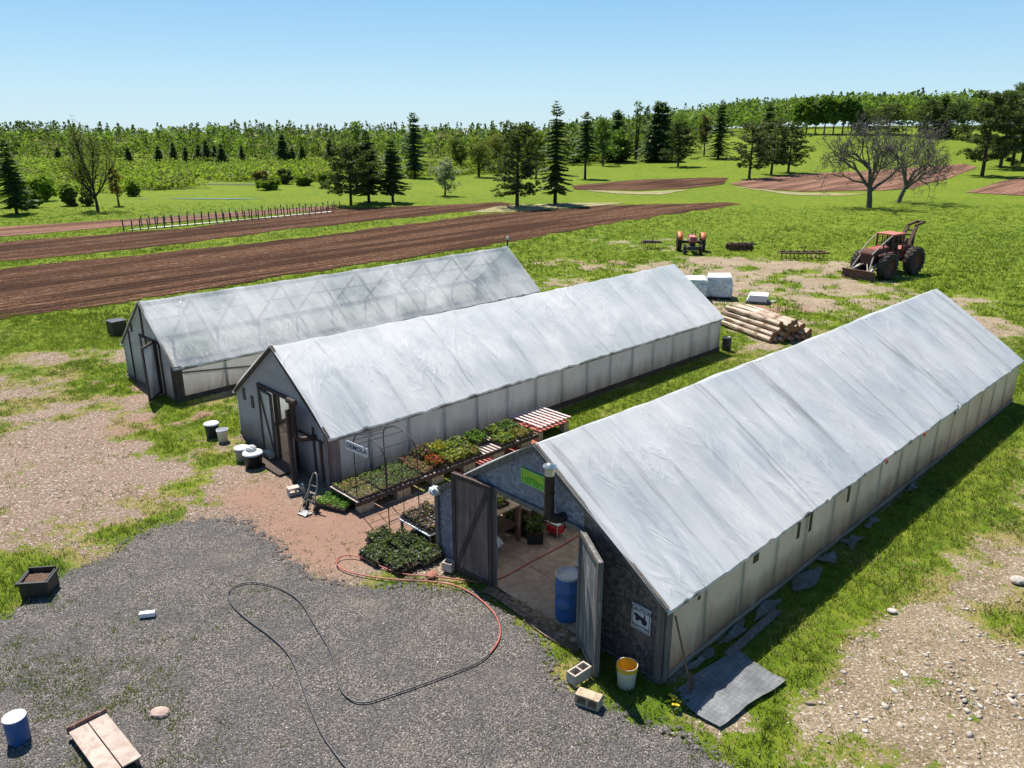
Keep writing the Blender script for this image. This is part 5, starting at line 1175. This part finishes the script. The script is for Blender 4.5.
# slatted crate beyond the bench
t = thing('slatted_pallet', 'red and white slatted pallet at the far end of the plant bench', 'pallet', at('b', WB+.42, 5.72), gB['rz']); m = MB()
for i in range(8): m.box((.55, .08+i*.17, .46), (1.25, .075, .022))
m.build('slats', simple('faded_pink_slats', (.58, .50, .47), .8, 0, .2, 5), t); m = MB()
for x in (.05, .55, 1.08): m.box((x, .68, .42), (.06, 1.4, .055))
m.build('runner', M['clay'], t); MB().box((.55, .68, .30), (1.1, 1.25, .02)).build('under_board', M['clay'], t)
for x in (.1, 1.0):
    for y in (.1, 1.2): MB().box((x, y, .14), (.2, .2, .28)).build('leg', M['concrete_d'], t)
# trays in front of the near greenhouse
x, y = G(398, 552); k_ = 0
for i, (px, py, lb) in enumerate(((378, 560, 'near left tray of dark potted plants beside the red hose loop'), (402, 548, 'middle tray of dark potted plants in front of the wire arbour'), (424, 560, 'tray of dark potted plants by the brown door'), (400, 568, 'front tray of dark potted plants touching the red hose'), (384, 545, 'back left tray of dark potted plants'), (424, 543, 'back right tray of dark potted plants under the rack'))):
    x, y = G(px, py-2); plants('', (x, y, .03), gB['rz'], .62, .54, .16, (DG, (.09, .13, .04), (.14, .12, .07), (.05, .08, .04)), lb, n=520, leaf=.05, pots=True, group='trays of dark potted plants on the ground')
x, y = G(424, 530); t = thing('plant_rack', 'low pale rack carrying trays of reddish pots beside the near greenhouse', 'rack', (x, y, 0), gB['rz'])
MB().box((.2, 0, .30), (1.05, .85, .03)).build('shelf', M['white_pl'], t, .003)
for sx in (-.28, .68):
    for sy in (-.38, .38): MB().box((sx, sy, .14), (.05, .05, .28)).build('leg', M['wood_grey'], t)
for i, (dx, dy, lb) in enumerate(((-.08, 0, 'left tray of reddish brown pots on the pale rack'), (.45, 0, 'right tray of reddish brown pots on the pale rack'))):
    e = gB['ex']; f = gB['ey']; plants('', (x+e[0]*dx+f[0]*dy, y+e[1]*dx+f[1]*dy, .317), gB['rz'], .48, .78, .12, ((.20, .09, .07), (.11, .07, .06), (.28, .14, .11)), lb, n=420, leaf=.05, pots=True, group='trays of reddish pots on the rack')
# rag on the left corner of the near greenhouse
bag_ball('plastic_rag', at('a', .05, -.08, 1.40), .12, 'wrap', 'crumpled clear plastic bunched on the left corner of the near front wall', 'plastic sheet', 3)
# ---- inside the near greenhouse
def table(k, lx, ly, dx, dy, z, label, mat='wood_pale', shelf=.4):
    t = thing('work_table', label, 'table', at(k, lx, ly), GH[k]['rz']); m = MB()
    for i in range(4): m.box((dx/2, dy*(i+.5)/4, z), (dx, dy/4-.01, .03))
    m.build('tabletop', M[mat], t)
    for x in (.05, dx-.05):
        for y in (.05, dy-.05): MB().box((x, y, z/2), (.09, .09, z-.03)).build('leg', M['wood_rust'], t)
    if shelf: MB().box((dx/2, dy/2, shelf), (dx-.1, dy-.1, .025)).build('shelf', M['wood_dark'], t)
    return t
table('a', .05, .35, .84, 1.22, .88, 'front potting table inside the near greenhouse doorway'); table('a', .05, 1.8, .84, 2.6, .62, 'second potting table deeper inside the near greenhouse', 'wood_grey', .25); table('a', 4.1, 1.2, 1.2, 5.0, .8, 'long table against the right wall inside the near greenhouse', 'wood_grey')
table('a', .05, 6.0, 1.1, 5.0, .8, 'rear left table inside the near greenhouse', 'wood_grey'); table('a', 4.1, 6.6, 1.2, 6.0, .8, 'rear right table inside the near greenhouse', 'wood_grey')
plants('', at('a', .55, 1.2, .9), g['rz'], .4, .3, .12, (YG, GR), 'small tray of yellow-green seedlings on the front potting table', n=150)
for i, (lx, ly) in enumerate(((1.12, 1.75), (.75, 1.85), (1.1, 2.8), (1.15, 3.3), (1.45, 3.1), (1.15, 3.9), (.4, 1.75))):
    plants('', at('a', lx, ly, .04), i, .34, .34, .30, (DG, (.10, .12, .04)), 'dark potted plant on the greenhouse floor beside the tables', n=130, leaf=.08, th=.22, group='potted plants on the near greenhouse floor', nm='potted_plant', cat='potted plant')
bag_ball('plastic_bag', at('a', .72, .8, .04), .24, 'wrap', 'shiny crumpled bag under the front potting table', 'bag', 9)
t = thing('engine_pump', 'red machine with white top on the greenhouse floor', 'pump', at('a', 1.25, 2.25, .04), g['rz']); t.scale = (.75, .75, .8); MB().box((0, 0, .2), (.45, .32, .22)).build('pump_body', M['redcloth'], t, .04); MB().box((0, 0, .37), (.42, .26, .07)).build('tank_top', M['white_pl'], t, .02)
m = MB(); rods(m, [(-.26, -.2, 0), (-.26, -.2, .42), (.26, -.2, .42), (.26, -.2, 0)], .012); rods(m, [(-.26, .2, 0), (-.26, .2, .42), (.26, .2, .42), (.26, .2, 0)], .012); m.build('pump_frame', M['galv'], t)
# ---- inside the middle greenhouse
t = thing('storage_shelf', 'cluttered dark shelf just inside the middle greenhouse door', 'shelf', at('b', 2.1, .75), GH['b']['rz'])
MB().box((.9, .58, .92), (1.9, .02, 1.8)).build('added_dark_panel', M['glassd'], t)  # added near-black panel, only there to keep the open doorway dark
for z in (.35, .85, 1.35): MB().box((.8, .3, z), (1.6, .5, .03)).build('shelf_board', M['wood_dark'], t)
for x in (.03, 1.57): MB().box((x, .3, .85), (.05, .5, 1.7)).build('upright', M['wood_dark'], t)
e = GH['b']
for i, (lx, z, w, h, mt, lb) in enumerate(((2.75, .87, .36, .16, 'sign_white', 'white carton on the middle shelf inside the doorway'), (3.1, .87, .25, .28, 'black_pl', 'black carton right of the white carton on the shelf'), (2.6, 1.37, .4, .15, 'orange', 'rust-orange carton on the top shelf inside the doorway'), (3.0, 1.37, .3, .2, 'wood_pale', 'tan carton on the top shelf inside the doorway'), (2.8, .37, .45, .3, 'darkgrey_pl', 'dark crate on the lowest shelf inside the doorway'))):
    x, y = W2(e, lx, .95); o = MB().box((0, 0, h/2), (w, .3, h)).build('carton', M[mt], None, .008, (x, y, z), e['rz']); tag(o, lb, 'box')
# ---- buckets at the middle greenhouse
x, y = G(213, 437); bucket((x, y, 0), .20, .42, 'dark bucket with white lid, the back one of the pair on the grass', 'darkgrey_pl', lid='white_pl')
x, y = G(221, 439); bucket((x+.12, y-.15, 0), .155, .36, 'plain white bucket, the front one of the pair on the grass', 'white_pl')
x, y = G(243, 460); bucket((x, y, 0), .19, .36, 'grey bucket with white lid beside the big black tub', 'lid_grey', lid='white_pl')
x, y = G(254, 466); t = thing('plant_tub', 'big black tub with a white cover left of the middle greenhouse door', 'tub', (x, y, 0)); MB().lathe([(0, 0), (.21, 0), (.245, .33), (.26, .34), (.26, .37), (.23, .37)], n=28).build('tub_body', M['black_pl'], t)
MB().lathe([(.262, .36), (.25, .40), (.19, .42), (0, .42)], n=28).build('cover', M['white_pl'], t)
bag_ball('plastic_bag', (x-.05, y+.06, .40), .13, 'wrap', 'crumpled blue-white bag on top of the big black tub', 'bag', 5, .7)
x, y = G(264, 461); cblock((x+.15, y+.25, 0), (R(90), 0, gB['rz']), 'grey block under the closed door leaf of the middle greenhouse')
# folding hand truck
x, y = G(309, 512); t = thing('hand_truck', 'light metal hand truck with curved handle leaning at the middle greenhouse', 'hand truck', (x, y, 0), gB['rz']+.2); m = MB()
rods(m, [(-.16, .05, .12), (-.15, .25, .75), (-.08, .33, 1.0), (.0, .35, 1.05), (.08, .33, 1.0), (.15, .25, .75), (.16, .05, .12)], .014)
for z, yy in ((.3, .105), (.5, .17), (.7, .235)): rods(m, [(-.155, yy, z), (.155, yy, z)], .01)
rods(m, [(-.16, .05, .12), (-.16, -.3, .02)], .012); rods(m, [(.16, .05, .12), (.16, -.3, .02)], .012); rods(m, [(-.15, .2, .6), (-.17, -.22, .05)], .01); rods(m, [(.15, .2, .6), (.17, -.22, .05)], .01); m.build('frame', M['strut'], t); t.scale = (.82, .82, .85)
MB().box((0, -.15, .03), (.34, .26, .012)).build('toe_plate', M['galv'], t)
for s in (-1, 1): MB().cyl((s*.19, .1, .11), (s*.24, .1, .11), .11, n=18).build('wheel', M['tyre'], t)
# dark bin by the far house
x, y = G(118, 334); t = thing('compost_bin', 'dark box standing in the grass left of the farthest greenhouse', 'bin', (x, y, 0), R(-40)); MB().box((0, 0, .3), (.6, .6, .56)).build('bin_body', M['black_pl'], t, .02); MB().box((0, 0, .60), (.66, .66, .04)).build('lid', M['darkgrey_pl'], t, .01)
x, y = G(503, 259); t = thing('marker_post', 'post with a white cap behind the far end of the farthest greenhouse', 'post', (x+.3, y+1.2, 0)); MB().cyl((0, 0, 0), (0, 0, 1.15), .05, n=10).build('post', M['wood_dark'], t); MB().cyl((0, 0, 1.15), (0, 0, 1.32), .10, .08, n=12).build('cap', M['white_pl'], t)
x, y = G(726, 350); barrel((x, y, 0), .18, .52, 'small dark drum at the back corner of the middle greenhouse', 'black_pl', 'black_pl', nm='drum', cat='drum')
# ---- wrapped pallets, foam, logs
def wrapped(px, py, dx, dy, h, label, rz):
    x, y = G(px, py); t = thing('wrapped_pallet', label, 'pallet load', (x, y, 0), rz, 'plastic wrapped pallet loads'); m = MB()
    for i in range(5): m.box((0, -dy/2+.08+i*(dy-.16)/4, .12), (dx, .1, .02))
    for i in range(3): m.box((-dx/2+.06+i*(dx-.12)/2, 0, .055), (.1, dy, .11))
    m.build('pallet', M['wood_grey'], t); n = 12; V = []; F = []
    for k, z in enumerate(np.linspace(.14, h, 9)):
        for i in range(4*n):
            s_, q = divmod(i, n); u = q/n*2-1
            c_ = [(u, -1), (1, u), (-u, 1), (-1, -u)][s_]; w = (.80+.24*float(fbm(i*.9+px, k*.9, 1.6, 3)))*(1-.10*(k/8)**3); V.append((c_[0]*dx/2*w, c_[1]*dy/2*w, z))
    N4 = 4*n; F = [(k*N4+i, k*N4+(i+1) % N4, (k+1)*N4+(i+1) % N4, (k+1)*N4+i) for k in range(8) for i in range(N4)]; F.append(tuple(range(8*N4, 9*N4)))
    m = MB(); m.add(V, F, False); m.build('wrapped_load', M['wrap'], t)
    MB().box((0, 0, h+.01), (dx*.80, dy*.80, .05), (R(1.5), R(-2), .03)).build('top_sheet', M['foam'], t, .02); return t
wrapped(693, 299, 1.35, 1.3, 1.08, 'plastic wrapped pallet load partly behind the middle greenhouse', R(-12)); wrapped(718, 297, 1.4, 1.35, 1.12, 'plastic wrapped pallet load standing clear, nearer the logs', R(-12))
x, y = G(757, 302); t = thing('foam_stack', 'low stack of white foam sheets beside the logs', 'foam sheets', (x, y, 0), R(-20)); MB().box((0, 0, .05), (1.1, 1.0, .08)).build('base_pallet', M['wood_grey'], t)
for i in range(3): MB().box((.03*i, 0, .15+i*.11), (.95-.02*i, .9, .10)).build('foam_sheet', M['foam'], t, .015)
x, y = G(771, 302); o = MB().box((0, 0, .02), (.7, .12, .03)).build('plank', M['foam'], None, 0, (x, y, .01), R(15)); tag(o, 'thin white strip on the ground beside the foam stack', 'plank')
o0 = np.array((10.6, 30.9)); ua = np.array((-.40, .917)); wa = np.array((.917, .40)); rl = np.random.default_rng(9)
cnt = 0
for layer, n in enumerate((10, 9, 7, 5)):
    for i in range(n):
        d = rl.uniform(.19, .26); s_ = (i+layer*.5+.3)*.225+rl.uniform(-.02, .02)+(.1 if layer > 1 else 0); off = rl.uniform(-.25, .2); Ln = rl.uniform(3.2, 3.7)
        p = o0+wa*s_+ua*off; z = d/2+layer*.20; q = p+ua*Ln+wa*rl.uniform(-.12, .12); r0 = d/2; m = MB()
        ax = Vector((q[0]-p[0], q[1]-p[1], rl.uniform(-.05, .05))); Lx = ax.length
        m.tube([(0, 0, 0), (Lx*.3, rl.uniform(-.02, .02), 0), (Lx*.7, rl.uniform(-.03, .03), .01), (Lx, 0, 0)], [r0, r0*.97, r0*.9, r0*.82], 9, False)
        lab = {0: 'pale peeled log in the bottom layer of the log pile', 1: 'pale peeled log in the second layer of the log pile', 2: 'pale peeled log in the third layer of the log pile', 3: 'pale peeled log on top of the log pile'}[layer]
        t = thing('peeled_log', lab, 'log', (p[0], p[1], z), math.atan2(ax.y, ax.x), 'logs in layer %s of the log pile' % ('one', 'two', 'three', 'four')[layer]); m.build('log_body', M['log'], t)
        m = MB(); m.cyl((-.004, 0, 0), (.01, 0, 0), r0*.99, n=9); m.cyl((Lx-.01, 0, 0), (Lx+.004, 0, 0), r0*.82, n=9); m.build('cut_end', M['log_end'], t)
# ---- field stakes in two rows
a_, b_ = np.array(G(124, 231)), np.array(G(333, 213)); 
for row, (offy, lb) in enumerate(((.0, 'front row of short dark stakes and wires beside the white mulch strip'), (3.4, 'back row of short dark stakes and wires along the thin brown bed'))):
    t = thing('stake_fence', lb, 'stake row', (a_[0], a_[1]+offy, 0)); n = 30; d_ = (b_-a_)
    for i in range(n+1):
        p = d_*i/n; h = rr.uniform(.75, 1.0); MB().beam((p[0], p[1], 0), (p[0]+rr.uniform(-.06, .06), p[1], h), .075, .075, (0, 1, 0)).build('stake', M['wood_dark'], t)
    m = MB(); m.tube([(0, 0, .9), (d_[0], d_[1], .9)], .012, 4); m.tube([(0, 0, .5), (d_[0], d_[1], .5)], .012, 4); m.build('wire', M['galv'], t)
# ---- machines
def wheel(par, c, r, w, side, name='wheel', rim='red_dark', lugs=18):
    """axle along local y"""
    m = MB(); m2 = MB(); P = []; pr = [(-w/2, r*.62), (-w/2, r*.9), (-w*.38, r*.97), (w*.38, r*.97), (w/2, r*.9), (w/2, r*.62)]
    n = 28; V = [(rr_*math.cos(2*PI*i/n), yy, rr_*math.sin(2*PI*i/n)) for yy, rr_ in pr for i in range(n)]
    m.add(V, [(k*n+i, k*n+(i+1) % n, (k+1)*n+(i+1) % n, (k+1)*n+i) for k in range(5) for i in range(n)], True)
    for i in range(lugs):
        for s in (-1, 1):
            a = 2*PI*(i+.25*s)/lugs; ca, sa = math.cos(a), math.sin(a); a2 = a+.16; 
            m.beam((r*.985*ca, s*w*.02, r*.985*sa), (r*.985*math.cos(a2), s*w*.5, r*.985*math.sin(a2)), r*.075, r*.07, (ca, 0, sa))
    o = m.build(name, M['tyre'], par, 0, c)
    m = MB(); V = []
    pr = [(side*w*.42, r*.63), (side*w*.30, r*.58), (side*w*.12, r*.30), (side*w*.30, r*.22), (side*w*.32, 0.001)]
    V = [(rr_*math.cos(2*PI*i/n), yy, rr_*math.sin(2*PI*i/n)) for yy, rr_ in pr for i in range(n)]; m.add(V, [(k*n+i, k*n+(i+1) % n, (k+1)*n+(i+1) % n, (k+1)*n+i) for k in range(4) for i in range(n)], True); m.build('rim', M[rim], o)
    return o
t = thing('log_skidder', 'old red articulated log skidder with front blade and rear lifting arch', 'skidder', (22.35, 46.35, 0), R(-145.2))
for sx, r_ in ((1.40, .76), (-1.42, .82)):
    for sy in (-1, 1): wheel(t, (sx, sy*.82, r_), r_, .52, sy)
m = MB(); m.box((1.45, 0, .95), (1.7, .62, .35)); m.box((-.1, 0, .85), (1.4, .4, .3)); m.cyl((1.4, -.6, .76), (1.4, .6, .76), .12); m.cyl((-1.42, -.6, .80), (-1.42, .6, .80), .12); m.build('chassis', M['red_dark'], t, .02)
m = MB(); m.prism([(.62, 1.1), (2.3, 1.05), (2.32, 1.45), (2.15, 1.68), (.62, 1.78)], -.38, .38, Matrix(((1, 0, 0, 0), (0, 0, 1, 0), (0, 1, 0, 0), (0, 0, 0, 1)))); hd = m.build('hood', M['red_dark'], t, .03)
m = MB(); m.box((1.35, 0, 1.735), (1.3, .60, .035), (0, R(3.5), 0)); m.build('hood_top', M['red_paint'], hd, .01)
m = MB()
for k in range(6): m.box((2.335, 0, 1.12+k*.075), (.02, .6, .03))
m.build('grille', M['rust'], hd)
m = MB(); m.cyl((1.2, .30, 1.75), (1.2, .30, 2.35), .045, n=10); m.build('exhaust', M['rust'], t)
cab = MB().box((.05, 0, 1.25), (1.1, .95, .5)).build('cab', M['red_dark'], t, .02)
m = MB()
for x in (-.48, .6):
    for y in (-.5, .5): m.beam((x, y, 1.3), (x, y, 2.40), .08, .08, (0, 1, 0))
for y in (-.5, .5): m.beam((.06, y, 1.3), (.06, y, 2.40), .05, .05, (0, 1, 0)); m.beam((-.48, y, 1.9), (.6, y, 1.9), .05, .05)
m.build('cab_posts', M['red_dark'], cab)
MB().box((-.25, 0, 1.7), (.45, .5, .5)).build('seat', M['glassd'], cab, .05); m = MB(); m.box((-.5, 0, 2.05), (.02, .8, .6)); m.build('rear_screen', M['glassd'], cab)
MB().box((.06, 0, 2.45), (1.28, 1.15, .09)).build('cab_roof', simple('sun_faded_red_roof', (.50, .15, .11), .6, 0, .25, 3), cab, .02)
m = MB()
for y in (-.5, .5): m.tube([(.72, y, 2.42), (1.6, y*.95, 2.0), (2.42, y*.8, 1.45)], .035, 8)
m.build('limb_riser', M['strut'], t)
m = MB(); m.box((-1.35, 0, 1.25), (1.35, .8, .55)); m.prism([(-.75, 1.5), (-2.0, 1.5), (-1.8, 1.72), (-.95, 1.72)], -.35, .35, Matrix(((1, 0, 0, 0), (0, 0, 1, 0), (0, 1, 0, 0), (0, 0, 0, 1)))); m.build('rear_body', M['red_paint'], t, .03)
m = MB(); m.cyl((-1.2, -.3, 1.85), (-1.2, .3, 1.85), .2, n=16); m.build('winch', M['rust'], t)
m = MB()
for y in (-.32, .32): m.beam((-1.35, y, 1.5), (-2.15, y*.8, 2.75), .12, .20, (0, 1, 0)); m.beam((-1.9, y, 1.1), (-1.95, y*.9, 2.4), .09, .1, (0, 1, 0))
for y in (-.22, .22): m.beam((-2.08, y, 2.78), (-3.0, y, 2.92), .12, .13)
for u in (.2, .4, .6, .8): p = Vector((-1.35, 0, 1.5)).lerp(Vector((-2.15, 0, 2.75)), u); m.box(p, (.09, .6, .09))
m.box((-2.95, 0, 2.92), (.16, .6, .16)); m.build('lifting_arch', M['rust'], t, .01)
# blade
m = MB(); V = []
for i, y in enumerate((-1.02, 1.02)):
    for x, z in ((2.98, .06), (2.90, .20), (2.90, .42), (3.0, .58), (2.95, .60), (2.84, .44), (2.84, .18), (2.92, .04)): V.append((x, y, z))
m.add(V, [(k, (k+1) % 8, 8+(k+1) % 8, 8+k) for k in range(8)]+[tuple(range(8)), tuple(range(15, 7, -1))]); m.build('blade', M['rust'], t)
m = MB()
for y in (-.45, .45): m.beam((1.9, y, .85), (2.85, y*1.3, .35), .12, .14); m.tube([(2.25, y*.9, 1.35), (2.85, y*1.3, .5)], .04, 8)
m.tube([(2.3, -.1, .9), (2.85, -.5, .55)], .035, 8); m.tube([(2.3, .1, .9), (2.85, .5, .55)], .035, 8); m.build('blade_arm', M['strut'], t)
m = MB()
for y in (-1, 1): m.prism([(.75, 1.35), (2.0, 1.35), (1.95, 1.42), (.8, 1.50)], .39*y, .72*y, Matrix(((1, 0, 0, 0), (0, 0, 1, 0), (0, 1, 0, 0), (0, 0, 0, 1))))
m.build('fender', M['red_dark'], t)
# small tractor
x, y = G(694, 254); t = thing('farm_tractor', 'small orange-red farm tractor facing the greenhouses', 'tractor', (x, y+1.0, 0), R(-97))
for sy in (-1, 1): wheel(t, (-.55, sy*.82, .62), .62, .32, sy, rim='red_paint', lugs=14); wheel(t, (1.15, sy*.55, .34), .34, .20, sy, rim='steel_pale', lugs=10)
m = MB(); m.box((.35, 0, .62), (1.7, .32, .30)); m.cyl((1.15, -.5, .36), (1.15, .5, .36), .05); m.cyl((-.55, -.75, .62), (-.55, .75, .62), .10); m.build('chassis', M['blackmetal'], t, .01)
m = MB(); m.box((.75, 0, 1.02), (1.15, .50, .42)); m.build('hood', simple('faded_pink_hood', (.50, .15, .13), .55, 0, .25, 4), t, .07); m = MB()
for k in range(5): m.box((1.33, 0, .86+.07*k), (.02, .36, .03))
m.build('grille', M['blackmetal'], t)
for sy in (-1, 1): MB().lathe([(.0, 0), (.05, 0), (.06, .04), (0, .05)], n=12).build('headlight', M['galv'], t, 0, (1.32, sy*.3, 1.05)).rotation_euler = (0, R(90), 0)
for sy in (-1, 1):
    m = MB(); V = []
    for i in range(9):
        a = R(20+i*17); 
        for yy in (.62, .98): V.append((-.55+.70*math.cos(a), sy*yy, .62+.68*math.sin(a)))
    m.add(V, [(2*i, 2*i+1, 2*i+3, 2*i+2) for i in range(8)], True); o = m.build('fender', M['orange'], t); o.modifiers.new('th', 'SOLIDIFY').thickness = .03
m = MB(); m.tube([(.15, 0, 1.15), (-.12, 0, 1.42)], .02, 6); m.tube([(-.12+.03*math.sin(a), .18*math.cos(a), 1.42+.17*math.sin(a)*.6) for a in np.linspace(0, 2*PI, 16)], .014, 6); m.build('steering_wheel', M['blackmetal'], t)
MB().box((-.6, 0, 1.08), (.42, .44, .10)).build('seat', M['blackmetal'], t, .04); MB().cyl((.95, .12, 1.2), (.95, .12, 1.65), .025, n=8).build('exhaust', M['blackmetal'], t)
MB().box((1.5, 0, .45), (.25, .8, .25)).build('front_weight', M['blackmetal'], t, .02)
# implements
def harrow(px, py, L, D, label, rz, seed, disks=True):
    x, y = G(px, py); t = thing('farm_implement', label, 'farm implement', (x, y, 0), rz); m = MB(); r_ = np.random.default_rng(seed)
    for yy in (0, D): m.beam((0, yy, .45), (L, yy, .45), .09, .09)
    for i in range(int(L/.5)+1): m.beam((min(L, i*.5), 0, .46), (min(L, i*.5), D, .46), .07, .07)
    m.tube([(L/2, D/2, .48), (L/2+.1, D/2, .8), (L*.4, D*.3, .82)], .035, 6); m.build('frame', M['rust'], t)
    for i in range(int(L/.28)):
        a = .06+i*.28; m = MB()
        for yy in (0, D):
            if disks: m.cyl((a, yy-.02, .22), (a+.05, yy+.02, .22), .22, n=12)
            else: m.tube([(a, yy, .45), (a+r_.uniform(-.05, .05), yy+.14, .25), (a, yy-.03, .02)], .02, 5)
            m.build('tine' if not disks else 'disk', M['rust'], t); m = MB()
    return t
harrow(730, 251, 1.9, .7, 'rusty disc harrow in the grass right of the small tractor', R(4), 1); harrow(781, 260, 3.2, .8, 'long rusty harrow frame in the grass left of the skidder', R(0), 2, False); t = harrow(643, 249, 1.4, .7, 'low rusty implement with pale boards left of the small tractor', R(3), 3, False)
MB().box((.7, .3, .55), (1.3, .3, .04), (0, R(3), .1)).build('loose_board', M['wood_grey'], t)
# ================================================================== LIGHT, SKY, CAMERA
EL, AZ = R(61), math.atan2(-.50, .86)
w = bpy.data.worlds.new('World'); S.world = w; w.use_nodes = True; nt = w.node_tree; bg = nt.nodes['Background']; sky = nt.nodes.new('ShaderNodeTexSky'); sky.sky_type = 'NISHITA'; sky.sun_disc = False
sky.sun_elevation = EL; sky.sun_rotation = AZ; sky.altitude = 100; sky.air_density = 1.0; sky.dust_density = .1; sky.ozone_density = 3.0
mx = nt.nodes.new('ShaderNodeMix'); mx.data_type = 'RGBA'; mx.blend_type = 'MULTIPLY'; mx.inputs[0].default_value = 1; nt.links.new(sky.outputs[0], mx.inputs[6]); mx.inputs[7].default_value = (.86, .98, 1.10, 1)
tc = nt.nodes.new('ShaderNodeTexCoord'); sx = nt.nodes.new('ShaderNodeSeparateXYZ'); nt.links.new(tc.outputs['Generated'], sx.inputs[0])
rp_ = nt.nodes.new('ShaderNodeValToRGB'); nt.links.new(sx.outputs[2], rp_.inputs[0]); e = rp_.color_ramp.elements
while len(e) < 5: e.new(.5)
for q, (pp_, cc_) in enumerate(((0.0, (.575, .760, .870)), (.04, (.50, .735, .880)), (.10, (.36, .63, .86)), (.18, (.22, .50, .83)), (.45, (.06, .16, .36)))): e[q].position = pp_; e[q].color = cc_+(1,)
sc_ = nt.nodes.new('ShaderNodeVectorMath'); sc_.operation = 'SCALE'; nt.links.new(rp_.outputs[0], sc_.inputs[0]); sc_.inputs['Scale'].default_value = 8.8
m3 = nt.nodes.new('ShaderNodeMix'); m3.data_type = 'RGBA'; m3.inputs[0].default_value = .85; nt.links.new(mx.outputs[2], m3.inputs[6]); nt.links.new(sc_.outputs[0], m3.inputs[7]); nt.links.new(m3.outputs[2], bg.inputs[0]); bg.inputs[1].default_value = .075
ld = bpy.data.lights.new('sun', 'SUN'); ld.energy = 5.0; ld.angle = R(.53); ld.color = (1.0, .95, .86); sun = bpy.data.objects.new('sun', ld); link(sun)
dv = Vector((.50*math.cos(EL)/.9948, -.86*math.cos(EL)/.9948, -math.sin(EL))); sun.rotation_euler = dv.to_track_quat('-Z', 'Y').to_euler(); sun.location = (-20, 40, 40)
cd = bpy.data.cameras.new('camera'); cam = bpy.data.objects.new('camera', cd); link(cam); cam.location = (0, 0, CH); cam.rotation_euler = (R(90)-PITCH, 0, 0)
cd.sensor_width = 36; cd.lens = FPX/1024*36; cd.clip_start = .1; cd.clip_end = 9000; S.camera = cam
S.view_settings.view_transform = 'Standard'; S.view_settings.look = 'None'; S.view_settings.gamma = 1; S.view_settings.exposure = .70
S.cycles.max_bounces = 8; S.cycles.diffuse_bounces = 3; S.cycles.glossy_bounces = 2; S.cycles.transmission_bounces = 4; S.cycles.transparent_max_bounces = 8
S.cycles.caustics_reflective = False; S.cycles.caustics_refractive = False
